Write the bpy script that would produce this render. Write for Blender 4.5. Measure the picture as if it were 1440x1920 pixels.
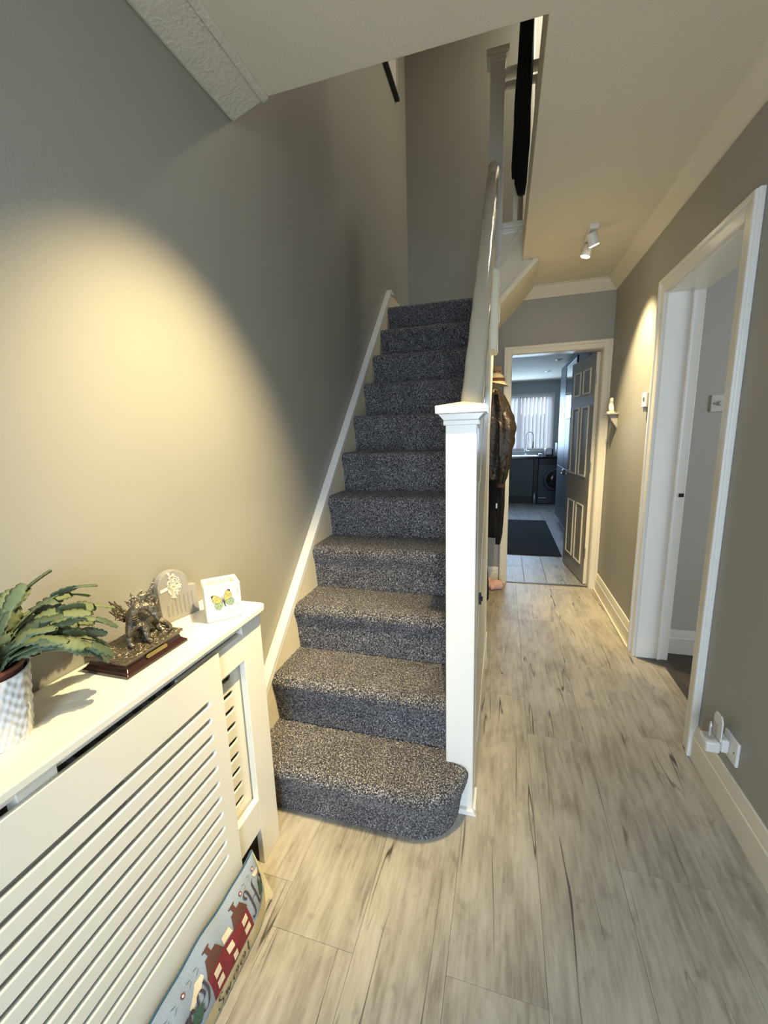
import bpy, bmesh, math, random
import numpy as np
from mathutils import Vector, Matrix, Euler

for o in list(bpy.data.objects):
    bpy.data.objects.remove(o)
S = bpy.context.scene
C = S.collection
PI = math.pi
R = math.radians
random.seed(7)

# ------------------------------------------------------------------ camera, world, light, exposure
cam_d = bpy.data.cameras.new('camera')
cam_d.sensor_fit = 'HORIZONTAL'
cam_d.sensor_width = 36.0
cam_d.lens = 36.0 * 766.0 / 1440.0
cam_d.clip_start = 0.02
cam = bpy.data.objects.new('camera', cam_d)
C.objects.link(cam)
cam.matrix_world = Matrix(((0.96043718, -0.023567, 0.2774978, 0.0),
                           (0.27698083, 0.18465388, -0.94296583, 0.0),
                           (-0.02901817, 0.98252101, 0.18387606, 1.36),
                           (0, 0, 0, 1)))
S.camera = cam
S.view_settings.view_transform = 'Standard'
S.view_settings.look = 'None'
S.view_settings.gamma = 1.0
S.view_settings.use_curve_mapping = False
S.view_settings.exposure = 0.50

W = bpy.data.worlds.new('world')
S.world = W
W.use_nodes = True
W.node_tree.nodes['Background'].inputs[0].default_value = (0.72, 0.86, 1.0, 1)
W.node_tree.nodes['Background'].inputs[1].default_value = 3.0


def area(name, loc, target, sx, sy, energy, col, spread=180):
    d = bpy.data.lights.new(name, 'AREA')
    d.shape = 'RECTANGLE'; d.size = sx; d.size_y = sy
    d.energy = energy; d.color = col; d.spread = R(spread)
    o = bpy.data.objects.new(name, d); C.objects.link(o)
    o.location = loc
    o.rotation_euler = (Vector(target) - Vector(loc)).to_track_quat('-Z', 'Y').to_euler()
    return o


WARM = (1.0, 0.79, 0.43)
COOL = (0.62, 0.78, 1.0)
area('front_door_daylight', (0.15, -1.42, 1.25), (-0.15, 1.0, 0.35), 0.72, 1.7, 21, COOL, 120)
area('kitchen_window_daylight', (0.2, 8.60, 1.5), (0.3, 4.0, 0.8), 1.1, 1.0, 28, (0.50, 0.72, 1.0))
area('side_room_daylight', (3.3, 1.0, 1.5), (1.0, 2.5, 1.2), 1.6, 1.4, 9, (1.0, 0.97, 0.92))
area('upstairs_ceiling_lamp', (0.75, 3.72, 4.95), (0.6, 3.8, 2.7), 0.3, 0.3, 17, (1.0, 0.92, 0.72))


def spot(name, loc, target, energy, angle, blend, col=WARM, radius=0.02, parent=None):
    d = bpy.data.lights.new(name, 'SPOT')
    d.energy = energy; d.spot_size = R(angle); d.spot_blend = blend
    d.color = col; d.shadow_soft_size = radius
    o = bpy.data.objects.new(name, d); C.objects.link(o)
    o.location = loc
    o.rotation_euler = (Vector(target) - Vector(loc)).to_track_quat('-Z', 'Y').to_euler()
    return o


# ------------------------------------------------------------------ materials
def lin(c):
    return tuple(((v / 255.0) / 12.92 if v / 255.0 <= 0.04045 else ((v / 255.0 + 0.055) / 1.055) ** 2.4) for v in c)


def nodes_of(m):
    m.use_nodes = True
    nt = m.node_tree
    return nt, nt.nodes, nt.links, nt.nodes['Principled BSDF']


def mat(name, rgb, rough=0.5, metal=0.0, var=0.0, vscale=8.0, bump=0.0, bscale=120.0, coat=0.0, spec=0.5, stretch=None):
    m = bpy.data.materials.new(name)
    nt, N, L, b = nodes_of(m)
    c = lin(rgb)
    b.inputs['Base Color'].default_value = (*c, 1)
    b.inputs['Roughness'].default_value = rough
    b.inputs['Metallic'].default_value = metal
    b.inputs['Coat Weight'].default_value = coat
    b.inputs['Specular IOR Level'].default_value = spec
    tc = N.new('ShaderNodeTexCoord')
    src = tc.outputs['Object']
    if stretch:
        mp = N.new('ShaderNodeMapping'); mp.inputs['Scale'].default_value = stretch
        L.new(src, mp.inputs[0]); src = mp.outputs[0]
    if var > 0:
        n = N.new('ShaderNodeTexNoise'); n.inputs['Scale'].default_value = vscale; n.inputs['Detail'].default_value = 4
        L.new(src, n.inputs['Vector'])
        mx = N.new('ShaderNodeMix'); mx.data_type = 'RGBA'
        mx.inputs[6].default_value = (*[v * (1 - var) for v in c], 1)
        mx.inputs[7].default_value = (*[min(1, v * (1 + var)) for v in c], 1)
        L.new(n.outputs['Fac'], mx.inputs[0]); L.new(mx.outputs[2], b.inputs['Base Color'])
    if bump > 0:
        n = N.new('ShaderNodeTexNoise'); n.inputs['Scale'].default_value = bscale; n.inputs['Detail'].default_value = 3
        L.new(src, n.inputs['Vector'])
        bp = N.new('ShaderNodeBump'); bp.inputs['Strength'].default_value = bump; bp.inputs['Distance'].default_value = 0.01
        L.new(n.outputs['Fac'], bp.inputs['Height']); L.new(bp.outputs[0], b.inputs['Normal'])
    return m


def ramp(N, stops):
    r = N.new('ShaderNodeValToRGB')
    e = r.color_ramp.elements
    while len(e) < len(stops):
        e.new(0.5)
    for i, (p, c) in enumerate(stops):
        e[i].position = p
        e[i].color = (*c, 1)
    return r


def plank_mat(name, base, dark, light):
    m = bpy.data.materials.new(name)
    nt, N, L, b = nodes_of(m)
    tc = N.new('ShaderNodeTexCoord'); oi = N.new('ShaderNodeObjectInfo')
    off = N.new('ShaderNodeVectorMath'); off.operation = 'ADD'
    mul = N.new('ShaderNodeMath'); mul.operation = 'MULTIPLY'; mul.inputs[1].default_value = 37.0
    L.new(oi.outputs['Random'], mul.inputs[0])
    L.new(tc.outputs['Object'], off.inputs[0]); L.new(mul.outputs[0], off.inputs[1])

    def noise(sc, scale, det=4, dist=0.0, rough=0.5):
        mp = N.new('ShaderNodeMapping'); mp.inputs['Scale'].default_value = sc
        L.new(off.outputs[0], mp.inputs[0])
        n = N.new('ShaderNodeTexNoise'); n.inputs['Scale'].default_value = scale
        n.inputs['Detail'].default_value = det; n.inputs['Distortion'].default_value = dist
        n.inputs['Roughness'].default_value = rough
        L.new(mp.outputs[0], n.inputs['Vector'])
        return n.outputs['Fac']
    grain = noise((1, 0.09, 1), 60, 6, 0, 0.65)
    cloud = noise((1, 0.40, 1), 9, 6, 0.4, 0.65)
    fine = noise((1, 0.25, 1), 90, 3)
    r = ramp(N, [(0.34, lin(dark)), (0.50, lin(base)), (0.64, lin(light))])
    add = N.new('ShaderNodeMath'); add.operation = 'MULTIPLY_ADD'; add.inputs[1].default_value = 0.45; 
    L.new(grain, add.inputs[0])
    a2 = N.new('ShaderNodeMath'); a2.operation = 'MULTIPLY'; a2.inputs[1].default_value = 0.55
    L.new(cloud, a2.inputs[0]); L.new(a2.outputs[0], add.inputs[2])
    L.new(add.outputs[0], r.inputs[0])
    # long dark cracks: thin contour of a stretched noise, broken up by a mask
    ck = noise((1, 0.05, 1), 13, 2.5, 0.0, 0.5)
    d = N.new('ShaderNodeMath'); d.operation = 'SUBTRACT'; d.inputs[1].default_value = 0.5; L.new(ck, d.inputs[0])
    ab = N.new('ShaderNodeMath'); ab.operation = 'ABSOLUTE'; L.new(d.outputs[0], ab.inputs[0])
    lt = N.new('ShaderNodeMapRange'); lt.inputs[1].default_value = 0.002; lt.inputs[2].default_value = 0.009
    lt.inputs[3].default_value = 1.0; lt.inputs[4].default_value = 0.0
    L.new(ab.outputs[0], lt.inputs[0])
    mk = noise((1, 0.22, 1), 11, 2)
    mr = N.new('ShaderNodeMapRange'); mr.inputs[1].default_value = 0.50; mr.inputs[2].default_value = 0.60
    L.new(mk, mr.inputs[0])
    cm = N.new('ShaderNodeMath'); cm.operation = 'MULTIPLY'; L.new(lt.outputs[0], cm.inputs[0]); L.new(mr.outputs[0], cm.inputs[1])
    mx = N.new('ShaderNodeMix'); mx.data_type = 'RGBA'
    mx.inputs[7].default_value = (*[v * 0.30 for v in lin(dark)], 1)
    L.new(cm.outputs[0], mx.inputs[0]); L.new(r.outputs[0], mx.inputs[6])
    # knots and smudges
    sm = noise((1, 0.5, 1), 20, 5, 0.3, 0.6)
    sr = N.new('ShaderNodeMapRange'); sr.inputs[1].default_value = 0.60; sr.inputs[2].default_value = 0.78; sr.inputs[4].default_value = 0.6
    L.new(sm, sr.inputs[0])
    mx2 = N.new('ShaderNodeMix'); mx2.data_type = 'RGBA'
    mx2.inputs[7].default_value = (*[v * 0.5 for v in lin(dark)], 1)
    L.new(sr.outputs[0], mx2.inputs[0]); L.new(mx.outputs[2], mx2.inputs[6])
    # each plank its own tone
    hv = N.new('ShaderNodeHueSaturation')
    vr = N.new('ShaderNodeMapRange'); vr.inputs[3].default_value = 0.93; vr.inputs[4].default_value = 1.05
    L.new(oi.outputs['Random'], vr.inputs[0]); L.new(vr.outputs[0], hv.inputs['Value'])
    L.new(mx2.outputs[2], hv.inputs['Color'])
    L.new(hv.outputs[0], b.inputs['Base Color'])
    b.inputs['Roughness'].default_value = 0.42
    bp = N.new('ShaderNodeBump'); bp.inputs['Strength'].default_value = 0.12; bp.inputs['Distance'].default_value = 0.004
    L.new(fine, bp.inputs['Height']); L.new(bp.outputs[0], b.inputs['Normal'])
    return m


def carpet_mat(name):
    m = bpy.data.materials.new(name)
    nt, N, L, b = nodes_of(m)
    tc = N.new('ShaderNodeTexCoord')
    n = N.new('ShaderNodeTexNoise'); n.inputs['Scale'].default_value = 210; n.inputs['Detail'].default_value = 3; n.inputs['Roughness'].default_value = 0.7
    L.new(tc.outputs['Object'], n.inputs['Vector'])
    n2 = N.new('ShaderNodeTexNoise'); n2.inputs['Scale'].default_value = 9; n2.inputs['Detail'].default_value = 3
    L.new(tc.outputs['Object'], n2.inputs['Vector'])
    r = ramp(N, [(0.37, lin((21, 21, 25))), (0.47, lin((60, 59, 64))), (0.56, lin((122, 120, 121))), (0.66, lin((208, 204, 197)))])
    L.new(n.outputs['Fac'], r.inputs[0])
    hv = N.new('ShaderNodeHueSaturation')
    vr = N.new('ShaderNodeMapRange'); vr.inputs[1].default_value = 0.3; vr.inputs[2].default_value = 0.7; vr.inputs[3].default_value = 0.82; vr.inputs[4].default_value = 1.15
    L.new(n2.outputs['Fac'], vr.inputs[0]); L.new(vr.outputs[0], hv.inputs['Value']); L.new(r.outputs[0], hv.inputs['Color'])
    L.new(hv.outputs[0], b.inputs['Base Color'])
    b.inputs['Roughness'].default_value = 1.0
    b.inputs['Specular IOR Level'].default_value = 0.1
    b.inputs['Sheen Weight'].default_value = 0.15
    bp = N.new('ShaderNodeBump'); bp.inputs['Strength'].default_value = 0.9; bp.inputs['Distance'].default_value = 0.004
    L.new(n.outputs['Fac'], bp.inputs['Height']); L.new(bp.outputs[0], b.inputs['Normal'])
    return m


def emit(name, rgb, strength):
    m = bpy.data.materials.new(name)
    nt, N, L, b = nodes_of(m)
    b.inputs['Base Color'].default_value = (*rgb, 1)
    b.inputs['Emission Color'].default_value = (*rgb, 1)
    b.inputs['Emission Strength'].default_value = strength
    return m


def glass(name, rough=0.0, tint=(1, 1, 1)):
    m = bpy.data.materials.new(name)
    nt, N, L, b = nodes_of(m)
    tr = N.new('ShaderNodeBsdfTransparent'); tr.inputs[0].default_value = (*tint, 1)
    gl = N.new('ShaderNodeBsdfGlossy'); gl.inputs['Roughness'].default_value = rough
    mx = N.new('ShaderNodeMixShader'); mx.inputs[0].default_value = 0.07
    L.new(tr.outputs[0], mx.inputs[1]); L.new(gl.outputs[0], mx.inputs[2])
    L.new(mx.outputs[0], N['Material Output'].inputs[0])
    return m


def thin_cloth(name, rgb, tl=0.5):
    m = bpy.data.materials.new(name)
    nt, N, L, b = nodes_of(m)
    c = lin(rgb)
    b.inputs['Base Color'].default_value = (*c, 1); b.inputs['Roughness'].default_value = 0.8
    t = N.new('ShaderNodeBsdfTranslucent'); t.inputs[0].default_value = (*c, 1)
    mx = N.new('ShaderNodeMixShader'); mx.inputs[0].default_value = tl
    L.new(b.outputs[0], mx.inputs[1]); L.new(t.outputs[0], mx.inputs[2])
    L.new(mx.outputs[0], N['Material Output'].inputs[0])
    return m


M = dict(
    wall=mat('grey_wall_paint', (157, 155, 146), 0.55, var=0.03, vscale=3, bump=0.05, bscale=160),
    ceil=mat('ceiling_paint', (224, 217, 197), 0.8, bump=0.10, bscale=90),
    artex=mat('textured_coving_paint', (214, 208, 192), 0.8, bump=0.45, bscale=85),
    white=mat('white_gloss_paint', (232, 230, 222), 0.28, var=0.02, vscale=6, bump=0.03, bscale=30),
    cream=mat('cream_gloss_paint', (226, 219, 198), 0.36, var=0.03, vscale=5, bump=0.06, bscale=22),
    string=mat('string_paint', (228, 217, 190), 0.45, var=0.06, vscale=9),
    mdf=mat('painted_cover_wood', (232, 228, 212), 0.33, var=0.015, vscale=4),
    rail=mat('handrail_gloss', (196, 190, 172), 0.14, var=0.04, vscale=7, bump=0.10, bscale=26, coat=0.4),
    plank=plank_mat('laminate_plank', (168, 160, 143), (128, 119, 103), (190, 182, 165)),
    kplank=plank_mat('kitchen_plank', (150, 148, 146), (112, 110, 110), (172, 170, 168)),
    sub=mat('underlay', (90, 84, 74), 0.9),
    carpet=carpet_mat('stair_carpet'),
    darkfloor=mat('dark_room_carpet', (84, 74, 66), 0.95, var=0.15, vscale=30, bump=0.3, bscale=200),
    roomwall=mat('side_room_paint', (192, 189, 180), 0.7),
    strip=mat('threshold_metal', (96, 90, 84), 0.4, metal=0.6),
    black=mat('black_plastic', (16, 16, 17), 0.4),
    cloth_black=mat('black_cloth', (13, 12, 14), 0.9, bump=0.3, bscale=60),
    leather=mat('brown_leather', (50, 42, 34), 0.42, var=0.25, vscale=14, bump=0.9, bscale=38),
    tartan=mat('red_woven_cloth', (96, 50, 44), 0.9, var=0.4, vscale=45, bump=0.3, bscale=150),
    yellow=mat('mustard_cloth', (170, 146, 66), 0.9, bump=0.3, bscale=120),
    capw=mat('pale_cap_cloth', (214, 200, 164), 0.85, bump=0.2, bscale=200),
    brown=mat('brown_cloth', (104, 68, 46), 0.8, var=0.2, vscale=30),
    wood=mat('pine', (190, 158, 110), 0.5, var=0.15, vscale=20, stretch=(1, 1, 0.15)),
    mahog=mat('mahogany', (48, 25, 21), 0.22, var=0.25, vscale=25, stretch=(1, 0.15, 1), coat=0.3),
    pewter=mat('antique_pewter', (120, 113, 98), 0.33, metal=0.8, var=0.5, vscale=70, bump=0.6, bscale=150),
    brass=mat('brass_plate', (158, 140, 88), 0.35, metal=0.6),
    pig=mat('pink_plush', (228, 180, 164), 0.95, bump=0.4, bscale=180),
    chrome=mat('chrome', (205, 205, 208), 0.12, metal=1.0),
    steel=mat('brushed_steel', (170, 172, 175), 0.3, metal=1.0),
    pot=mat('white_ceramic_pot', (222, 224, 226), 0.35, bump=0.15, bscale=60),
    terracotta=mat('brown_plastic_pot', (112, 66, 50), 0.5),
    soil=mat('soil', (38, 30, 24), 1.0, var=0.5, vscale=90, bump=0.8, bscale=120),
    leaf=mat('cactus_green', (108, 120, 84), 0.6, var=0.12, vscale=40),
    leafd=mat('cactus_dark_green', (78, 94, 72), 0.55, var=0.12, vscale=40),
    slate=mat('grey_resin', (150, 148, 142), 0.7, var=0.08, vscale=25, bump=0.12, bscale=90),
    tree=mat('white_relief', (240, 238, 226), 0.6),
    ink=mat('grey_ink', (112, 108, 104), 0.8),
    ceram=mat('white_ceramic', (218, 213, 202), 0.4, bump=0.05, bscale=40),
    wax=mat('candle_wax', (238, 224, 176), 0.5, var=0.1, vscale=40),
    wing=mat('butterfly_yellow', (180, 172, 96), 0.7, var=0.2, vscale=120),
    wing2=mat('butterfly_green', (140, 160, 122), 0.7, var=0.2, vscale=140),
    wingd=mat('butterfly_dark', (34, 30, 34), 0.7),
    house=mat('woven_red', (122, 40, 44), 0.9, bump=0.3, bscale=300),
    roof=mat('woven_brown', (92, 58, 46), 0.9, bump=0.3, bscale=300),
    wcream=mat('woven_cream', (222, 208, 176), 0.9, bump=0.3, bscale=300),
    wgreen=mat('woven_green', (62, 92, 72), 0.9, bump=0.3, bscale=300),
    wink=mat('woven_dark', (72, 62, 68), 0.9, bump=0.3, bscale=300),
    wplum=mat('woven_plum', (112, 62, 80), 0.9, bump=0.3, bscale=300),
    teal=mat('teal_piping', (58, 88, 104), 0.9),
    plastic=mat('white_plastic', (222, 220, 214), 0.35),
    clear=glass('clear_plastic', 0.05, (0.9, 0.9, 0.9)),
    pane=glass('window_glass'),
    shade=mat('grey_shelf_paint', (150, 144, 134), 0.5),
    kwall=mat('kitchen_wall_paint', (164, 168, 168), 0.7),
    kcab=mat('dark_green_cabinet', (52, 64, 62), 0.4),
    kblack=mat('black_worktop', (20, 21, 24), 0.15),
    kgrey=mat('gloss_grey_cabinet', (104, 112, 124), 0.42),
    washer=mat('dark_washer', (54, 58, 66), 0.35),
    mat_=mat('charcoal_mat', (26, 30, 38), 0.95, bump=0.4, bscale=200),
    tile=mat('pale_tile', (178, 180, 178), 0.2),
    grout=mat('dark_grout', (48, 48, 48), 0.9),
    blind=thin_cloth('blind_fabric', (232, 230, 234), 0.65),
    doorgrey=mat('door_grey_paint', (150, 143, 128), 0.3, bump=0.04, bscale=30),
    mirror=mat('mirror_glass', (210, 214, 220), 0.03, metal=1.0),
    hedge=mat('hedge_leaves', (70, 92, 74), 0.9, var=0.5, vscale=12),
    fence=mat('fence_wood', (126, 112, 100), 0.9, var=0.2, vscale=8),
    lamp=emit('lamp_glow', (1.0, 0.86, 0.55), 30.0),
    radiator=mat('radiator_white', (200, 196, 186), 0.4),
)


# ------------------------------------------------------------------ mesh helpers
class MB:
    def __init__(s):
        s.v = []; s.f = []; s.m = []

    def add(s, vs, fs, mi=0):
        k = len(s.v)
        s.v += [tuple(p) for p in vs]
        for f in fs:
            s.f.append(tuple(i + k for i in f)); s.m.append(mi)
        return s

    def box(s, x0, x1, y0, y1, z0, z1, mi=0):
        vs = [(x0, y0, z0), (x1, y0, z0), (x1, y1, z0), (x0, y1, z0), (x0, y0, z1), (x1, y0, z1), (x1, y1, z1), (x0, y1, z1)]
        return s.add(vs, [(0, 3, 2, 1), (4, 5, 6, 7), (0, 1, 5, 4), (1, 2, 6, 5), (2, 3, 7, 6), (3, 0, 4, 7)], mi)

    def prism(s, poly, axis, a, b, mi=0):
        """poly: 2D points; axis 'x': (y,z), 'y': (x,z), 'z': (x,y); extruded a..b"""
        def P(p, t):
            return {'x': (t, p[0], p[1]), 'y': (p[0], t, p[1]), 'z': (p[0], p[1], t)}[axis]
        n = len(poly)
        vs = [P(p, a) for p in poly] + [P(p, b) for p in poly]
        fs = [tuple(range(n)), tuple(range(2 * n - 1, n - 1, -1))]
        fs += [(i, i + n, (i + 1) % n + n, (i + 1) % n) for i in range(n)]
        return s.add(vs, fs, mi)

    def lathe(s, prof, c=(0, 0, 0), n=20, axis='z', mi=0):
        vs = []; fs = []
        for r, h in prof:
            for i in range(n):
                a = 2 * PI * i / n
                p = (r * math.cos(a), r * math.sin(a), h)
                if axis == 'x': p = (p[2], p[0], p[1])
                if axis == 'y': p = (p[0], p[2], p[1])
                vs.append((p[0] + c[0], p[1] + c[1], p[2] + c[2]))
        m = len(prof)
        for j in range(m - 1):
            for i in range(n):
                fs.append((j * n + i, j * n + (i + 1) % n, (j + 1) * n + (i + 1) % n, (j + 1) * n + i))
        fs.append(tuple(range(n - 1, -1, -1))); fs.append(tuple(range((m - 1) * n, m * n)))
        return s.add(vs, fs, mi)

    def tube(s, pts, r, n=8, mi=0, cap=True):
        pts = [Vector(p) for p in pts]
        rr = r if isinstance(r, (list, tuple)) else [r] * len(pts)
        vs = []; fs = []
        ref = Vector((0.13, 0.31, 0.94))
        for i, p in enumerate(pts):
            t = (pts[min(i + 1, len(pts) - 1)] - pts[max(i - 1, 0)]).normalized()
            u = t.cross(ref)
            if u.length < 1e-3: u = t.cross(Vector((1, 0, 0)))
            u.normalize(); w = t.cross(u)
            for k in range(n):
                a = 2 * PI * k / n
                vs.append(p + rr[i] * (math.cos(a) * u + math.sin(a) * w))
        for j in range(len(pts) - 1):
            for k in range(n):
                fs.append((j * n + k, j * n + (k + 1) % n, (j + 1) * n + (k + 1) % n, (j + 1) * n + k))
        if cap:
            fs.append(tuple(range(n - 1, -1, -1))); fs.append(tuple(range((len(pts) - 1) * n, len(pts) * n)))
        return s.add(vs, fs, mi)

    def grid(s, P, mi=0, closed=False):
        """P: rows of points"""
        h = len(P); w = len(P[0])
        vs = [p for row in P for p in row]
        fs = []
        for j in range(h - 1):
            for i in range(w if closed else w - 1):
                fs.append((j * w + i, j * w + (i + 1) % w, (j + 1) * w + (i + 1) % w, (j + 1) * w + i))
        return s.add(vs, fs, mi)

    def ball(s, c, r, n=14, mi=0):
        rx, ry, rz = r if isinstance(r, (tuple, list)) else (r, r, r)
        P = []
        for j in range(n // 2 + 1):
            t = PI * j / (n // 2)
            P.append([(c[0] + rx * math.sin(t) * math.cos(2 * PI * i / n), c[1] + ry * math.sin(t) * math.sin(2 * PI * i / n), c[2] + rz * math.cos(t)) for i in range(n)])
        return s.grid(P, mi, True)

    def build(s, name, mats, parent=None, bevel=0.0, smooth=False, angle=40, recalc=True):
        me = bpy.data.meshes.new(name)
        me.from_pydata(s.v, [], s.f)
        if not isinstance(mats, (list, tuple)): mats = [mats]
        for m in mats: me.materials.append(m)
        if len(mats) > 1:
            me.polygons.foreach_set('material_index', s.m)
        if recalc:
            bm = bmesh.new(); bm.from_mesh(me)
            bmesh.ops.recalc_face_normals(bm, faces=bm.faces)
            bm.to_mesh(me); bm.free()
        o = bpy.data.objects.new(name, me); C.objects.link(o)
        if smooth:
            me.shade_smooth(); me.set_sharp_from_angle(angle=R(angle))
        if bevel > 0:
            b = o.modifiers.new('bevel', 'BEVEL'); b.width = bevel; b.segments = 2; b.limit_method = 'ANGLE'; b.angle_limit = R(50)
        if parent:
            o.parent = parent
            o.location = -parent.location if parent.type != 'EMPTY' or True else (0, 0, 0)
            o.matrix_parent_inverse = Matrix()
        return o


def part(name, mb, m, parent, **k):
    """mesh given in WORLD coordinates, parented to a thing whose Empty sits at its base"""
    o = mb.build(name, m, None, **k)
    o.parent = parent
    w = Vector((0, 0, 0)); p = parent
    while p is not None:
        w += p.location; p = p.parent
    o.location = -w
    return o


def thing(name, loc, label, cat, group=None):
    o = bpy.data.objects.new(name, None); C.objects.link(o)
    o.empty_display_size = 0.05
    o.location = loc
    o['label'] = label; o['category'] = cat
    if group: o['group'] = group
    return o


def tag(o, label, cat, group=None):
    o['label'] = label; o['category'] = cat
    if group: o['group'] = group
    return o


def struct(o, label=None):
    o['kind'] = 'structure'
    if label: o['label'] = label
    return o


def curve_plate(name, outer, holes, thick, m, xform, parent):
    """flat plate with holes: 2D curve filled and extruded, turned into a mesh; xform maps (u,v,w)->world"""
    cu = bpy.data.curves.new(name, 'CURVE'); cu.dimensions = '2D'; cu.fill_mode = 'BOTH'; cu.extrude = thick / 2
    for poly in [outer] + holes:
        sp = cu.splines.new('POLY'); sp.points.add(len(poly) - 1)
        for i, p in enumerate(poly): sp.points[i].co = (p[0], p[1], 0, 1)
        sp.use_cyclic_u = True
    co = bpy.data.objects.new(name + '_curve', cu); C.objects.link(co)
    dg = bpy.context.evaluated_depsgraph_get()
    me = bpy.data.meshes.new_from_object(co.evaluated_get(dg))
    bpy.data.objects.remove(co); bpy.data.curves.remove(cu)
    for v in me.vertices: v.co = xform(*v.co)
    bm = bmesh.new(); bm.from_mesh(me)
    bmesh.ops.remove_doubles(bm, verts=bm.verts, dist=1e-5)
    bmesh.ops.recalc_face_normals(bm, faces=bm.faces); bm.to_mesh(me); bm.free()
    me.name = name
    me.materials.clear(); me.materials.append(m)
    o = bpy.data.objects.new(name, me); C.objects.link(o)
    if parent:
        o.parent = parent; o.location = -parent.location
    return o


def stadium(u0, u1, v, h, n=5):
    r = h / 2
    pts = [(u0 + r - r * math.sin(PI * i / n), v + r * math.cos(PI * i / n)) for i in range(n + 1)]
    pts += [(u1 - r + r * math.sin(PI * i / n), v - r * math.cos(PI * i / n)) for i in range(n + 1)]
    return pts


def ribbon(pts, w, fn, mb, mi=0, sub=6):
    """smooth stroke through 2D pts (Catmull-Rom) as a ribbon, mapped with fn(u,v)->3D"""
    Q = []
    n = len(pts)
    for i in range(n - 1):
        p0 = pts[max(i - 1, 0)]; p1 = pts[i]; p2 = pts[i + 1]; p3 = pts[min(i + 2, n - 1)]
        for k in range(sub):
            t = k / sub
            Q.append(tuple(0.5 * ((2 * p1[j]) + (-p0[j] + p2[j]) * t + (2 * p0[j] - 5 * p1[j] + 4 * p2[j] - p3[j]) * t * t + (-p0[j] + 3 * p1[j] - 3 * p2[j] + p3[j]) * t ** 3) for j in (0, 1)))
    Q.append(tuple(pts[-1]))
    rows = []
    for i, q in enumerate(Q):
        a = Q[max(i - 1, 0)]; b = Q[min(i + 1, len(Q) - 1)]
        dx, dy = b[0] - a[0], b[1] - a[1]; L = math.hypot(dx, dy) or 1
        nx, ny = -dy / L * w / 2, dx / L * w / 2
        rows.append([fn(q[0] + nx, q[1] + ny), fn(q[0] - nx, q[1] - ny)])
    mb.grid(rows, mi)


def patch(poly, fn, mb, mi=0, n=6):
    """convex-ish polygon as a fan of subdivided rings, mapped with fn"""
    cx = sum(p[0] for p in poly) / len(poly); cy = sum(p[1] for p in poly) / len(poly)
    P = []
    dense = []
    for i in range(len(poly)):
        a = poly[i]; b = poly[(i + 1) % len(poly)]
        for k in range(3):
            dense.append((a[0] + (b[0] - a[0]) * k / 3, a[1] + (b[1] - a[1]) * k / 3))
    for j in range(n + 1):
        t = j / n
        P.append([fn(cx + (p[0] - cx) * t, cy + (p[1] - cy) * t) for p in dense])
    mb.grid(P, mi, True)


# ------------------------------------------------------------------ the setting
XL, XR, YE, ZC = -0.92, 0.797, 3.717, 2.47
YB = -1.30                      # wall behind the camera
ZU = 5.05                       # upstairs ceiling

floor = struct(MB().box(-0.92, 0.93, YB, 3.76, -0.06, -0.010).build('floor', M['sub']))
floor['label'] = 'pale grey weathered wood laminate floor of the hallway'
xs = [-0.92] + [-0.845 + 0.245 * i for i in range(0, 8)]
xs = [x for x in xs if x < 0.93] + [0.93]
rs = random.Random(3)
starts = [0.35, -0.25, 0.85, 0.15, -0.35, 0.60, 0.05, 0.7, 0.3]
for i in range(len(xs) - 1):
    x0, x1 = xs[i] + 0.0003, xs[i + 1] - 0.0003
    y = YB - 1.2 + starts[i % 9]
    while y < 3.75:
        y0, y1 = max(y, YB) + 0.0003, min(y + 1.22, 3.755) - 0.0003
        if x0 > XR - 0.01:
            y0, y1 = max(y0, 1.80), min(y1, 2.56)
        if y1 - y0 > 0.03:
            part('plank', MB().box(x0, x1, y0, y1, -0.0098, 0.0), M['plank'], floor, bevel=0.0006)
        y += 1.22

# left wall (two storeys)
struct(MB().box(XL - 0.1, XL, YB, 4.3, -0.06, ZU).build('wall_left', M['wall']), 'tall grey painted wall beside the stairs')
# right wall with doorway 1.855..2.59
wr = MB()
wr.box(XR, XR + 0.14, YB, 1.845, -0.06, ZC + 0.1)
wr.box(XR, XR + 0.14, 2.60, YE + 0.11, -0.06, ZC + 0.1)
wr.box(XR, XR + 0.14, 1.845, 2.60, 2.05, ZC + 0.1)
struct(wr.build('wall_right', M['wall']), 'grey painted wall with the side doorway')
# end wall with the kitchen doorway
we = MB()
we.box(XL, 0.04, YE, YE + 0.11, -0.06, 2.31)
we.box(0.745, XR, YE, YE + 0.11, -0.06, 2.31)
we.box(0.04, 0.745, YE, YE + 0.11, 1.99, 2.31)
we.box(-0.1, XR, YE, YE + 0.11, 2.31, ZC + 0.1)
struct(we.build('wall_end', M['wall']), 'grey painted wall around the kitchen doorway')
# wall behind the camera with glazed front door
wb = MB()
wb.box(XL, -0.30, YB - 0.1, YB, -0.06, ZC)
wb.box(0.60, XR, YB - 0.1, YB, -0.06, ZC)
wb.box(-0.30, 0.60, YB - 0.1, YB, 2.15, ZC)
struct(wb.build('wall_back', M['wall']), 'grey painted wall behind the viewer')
fd = MB()
fd.box(-0.30, -0.20, YB - 0.07, YB - 0.03, 0, 2.15); fd.box(0.50, 0.60, YB - 0.07, YB - 0.03, 0, 2.15)
fd.box(-0.20, 0.50, YB - 0.07, YB - 0.03, 0, 0.30); fd.box(-0.20, 0.50, YB - 0.07, YB - 0.03, 2.05, 2.15)
fdo = struct(fd.build('door_2', M['white'], bevel=0.004), 'white front door with tall glass pane')
part('pane', MB().box(-0.20, 0.50, YB - 0.053, YB - 0.047, 0.30, 2.05), M['pane'], fdo)

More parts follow.
